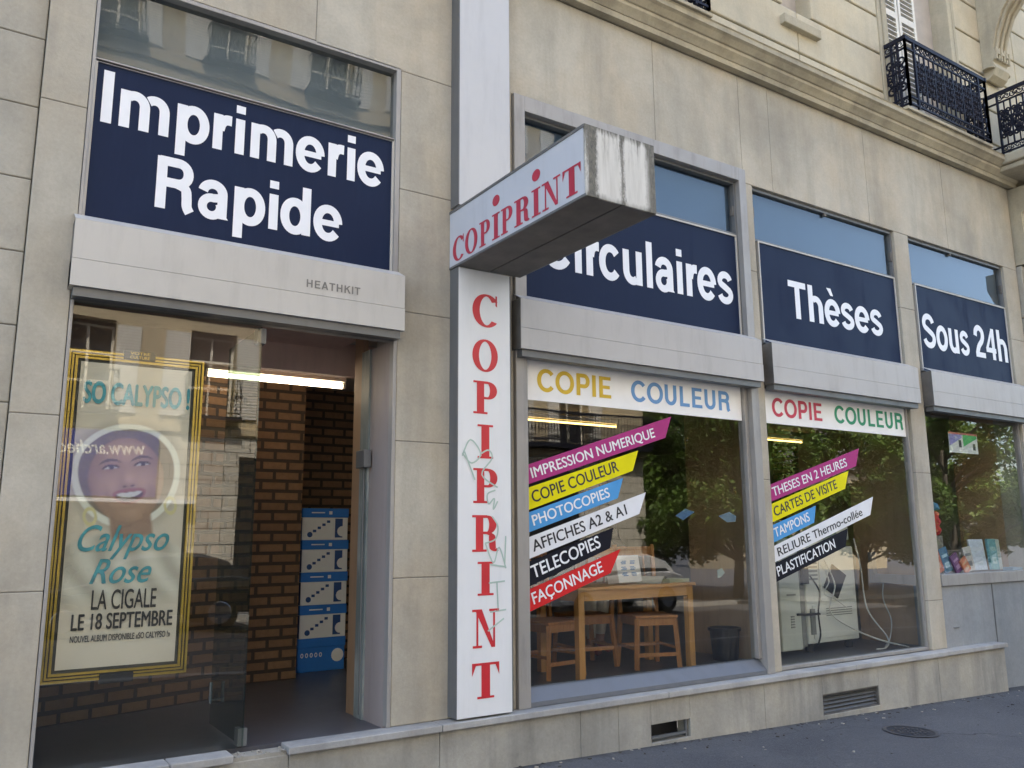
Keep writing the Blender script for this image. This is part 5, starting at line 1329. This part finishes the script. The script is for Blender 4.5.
for k, (x, y_, a, s, lb) in enumerate(((25.5, -18.0, 2.1, 1.0, 'leafy tree standing behind the nearest street tree'), (27.0, -10.2, 4.0, .95, 'dense tree mirrored in the far window'), (33, -14.8, 1.2, 1.05, 'tree further down the street past the dense one'), (38, -10.5, 5.1, .95, 'last tree mirrored at the right of the far window'), (24.2, -21.5, 3.0, 1.3, 'tall tree in front of the gabled house'), (20.9, -18.2, .6, .9, 'tree close against the end of the apartment house'), (30.2, -15.8, 5.6, 1.0, 'broad tree between the street tree and the dense one'))):
    c = copy_tree(t0); c.location = (x, y_, gz(x, y_)); c.rotation_euler = (0, 0, a); c.scale = (s, s, s); c['label'] = lb
# far gabled house
H = thing('gabled_house', 'distant house with a pitched roof beyond the trees, mirrored in the large window', 'house', (56, -42, -1.5))
mb = MB(); mb.box(55, 72, -50, -42, -3, 7.0); mb.build('wall', cream, H)
mb = MB(); mb.prism([(54.5, 7.0), (72.5, 7.0), (63.5, 13)], lambda u, v, d: (u, d, v), -50.4, -41.6); mb.build('roof', plain('slate', (.16, .145, .135), .8), H)
mb = MB()
for x in (56.5, 60, 63.5, 67):
    for z in (.5, 3.4): mb.box(x, x + 1, -41.99, -41.97, z, z + 1.6)
mb.build('window', gdark, H)

# ------------------------------------------------------------------ light, sky, camera
w = bpy.data.worlds.new('World'); sc.world = w; w.use_nodes = True
nt = w.node_tree; sky = nt.nodes.new('ShaderNodeTexSky'); sky.sky_type = 'NISHITA'; sky.sun_disc = False
EL, AZ = rad(57), rad(-20)
sky.sun_elevation = EL; sky.sun_rotation = AZ; sky.air_density = 1.0; sky.dust_density = 3.0; sky.ozone_density = .35
L(nt, sky.outputs[0], nt.nodes['Background'].inputs[0]); nt.nodes['Background'].inputs[1].default_value = .15
sd = bpy.data.lights.new('sun', 'SUN'); sd.energy = 3.5; sd.angle = rad(.53); sd.color = (1, .93, .82)
so = bpy.data.objects.new('sun', sd); col.objects.link(so)
dirv = Vector((math.sin(AZ) * math.cos(EL), math.cos(AZ) * math.cos(EL), math.sin(EL)))   # towards the sun
so.rotation_euler = (-dirv).to_track_quat('-Z', 'Y').to_euler(); so.location = (0, 30, 40)

yaw, pitch, roll, F = rad(33.26581459), rad(10.33117881), rad(-.43205347), 835.0374844582487
f = Vector((math.sin(yaw) * math.cos(pitch), math.cos(yaw) * math.cos(pitch), math.sin(pitch)))
r = Vector((math.cos(yaw), -math.sin(yaw), 0)); u = r.cross(f)
r2 = r * math.cos(roll) + u * math.sin(roll); u2 = u * math.cos(roll) - r * math.sin(roll)
cd = bpy.data.cameras.new('camera'); cam = bpy.data.objects.new('camera', cd); col.objects.link(cam)
cam.matrix_world = Matrix(((r2.x, u2.x, -f.x, 0), (r2.y, u2.y, -f.y, -4.8), (r2.z, u2.z, -f.z, 1.55), (0, 0, 0, 1)))
cd.sensor_width = 36; cd.lens = 36 * F / 1024; cd.clip_end = 1000; cd.clip_start = .05
sc.camera = cam
sc.render.engine = 'CYCLES'
sc.cycles.use_denoising = True
sc.cycles.max_bounces = 10; sc.cycles.transparent_max_bounces = 16; sc.cycles.sample_clamp_indirect = 6
sc.view_settings.view_transform = 'Standard'; sc.view_settings.look = 'None'; sc.view_settings.gamma = 1
sc.view_settings.exposure = 2.45
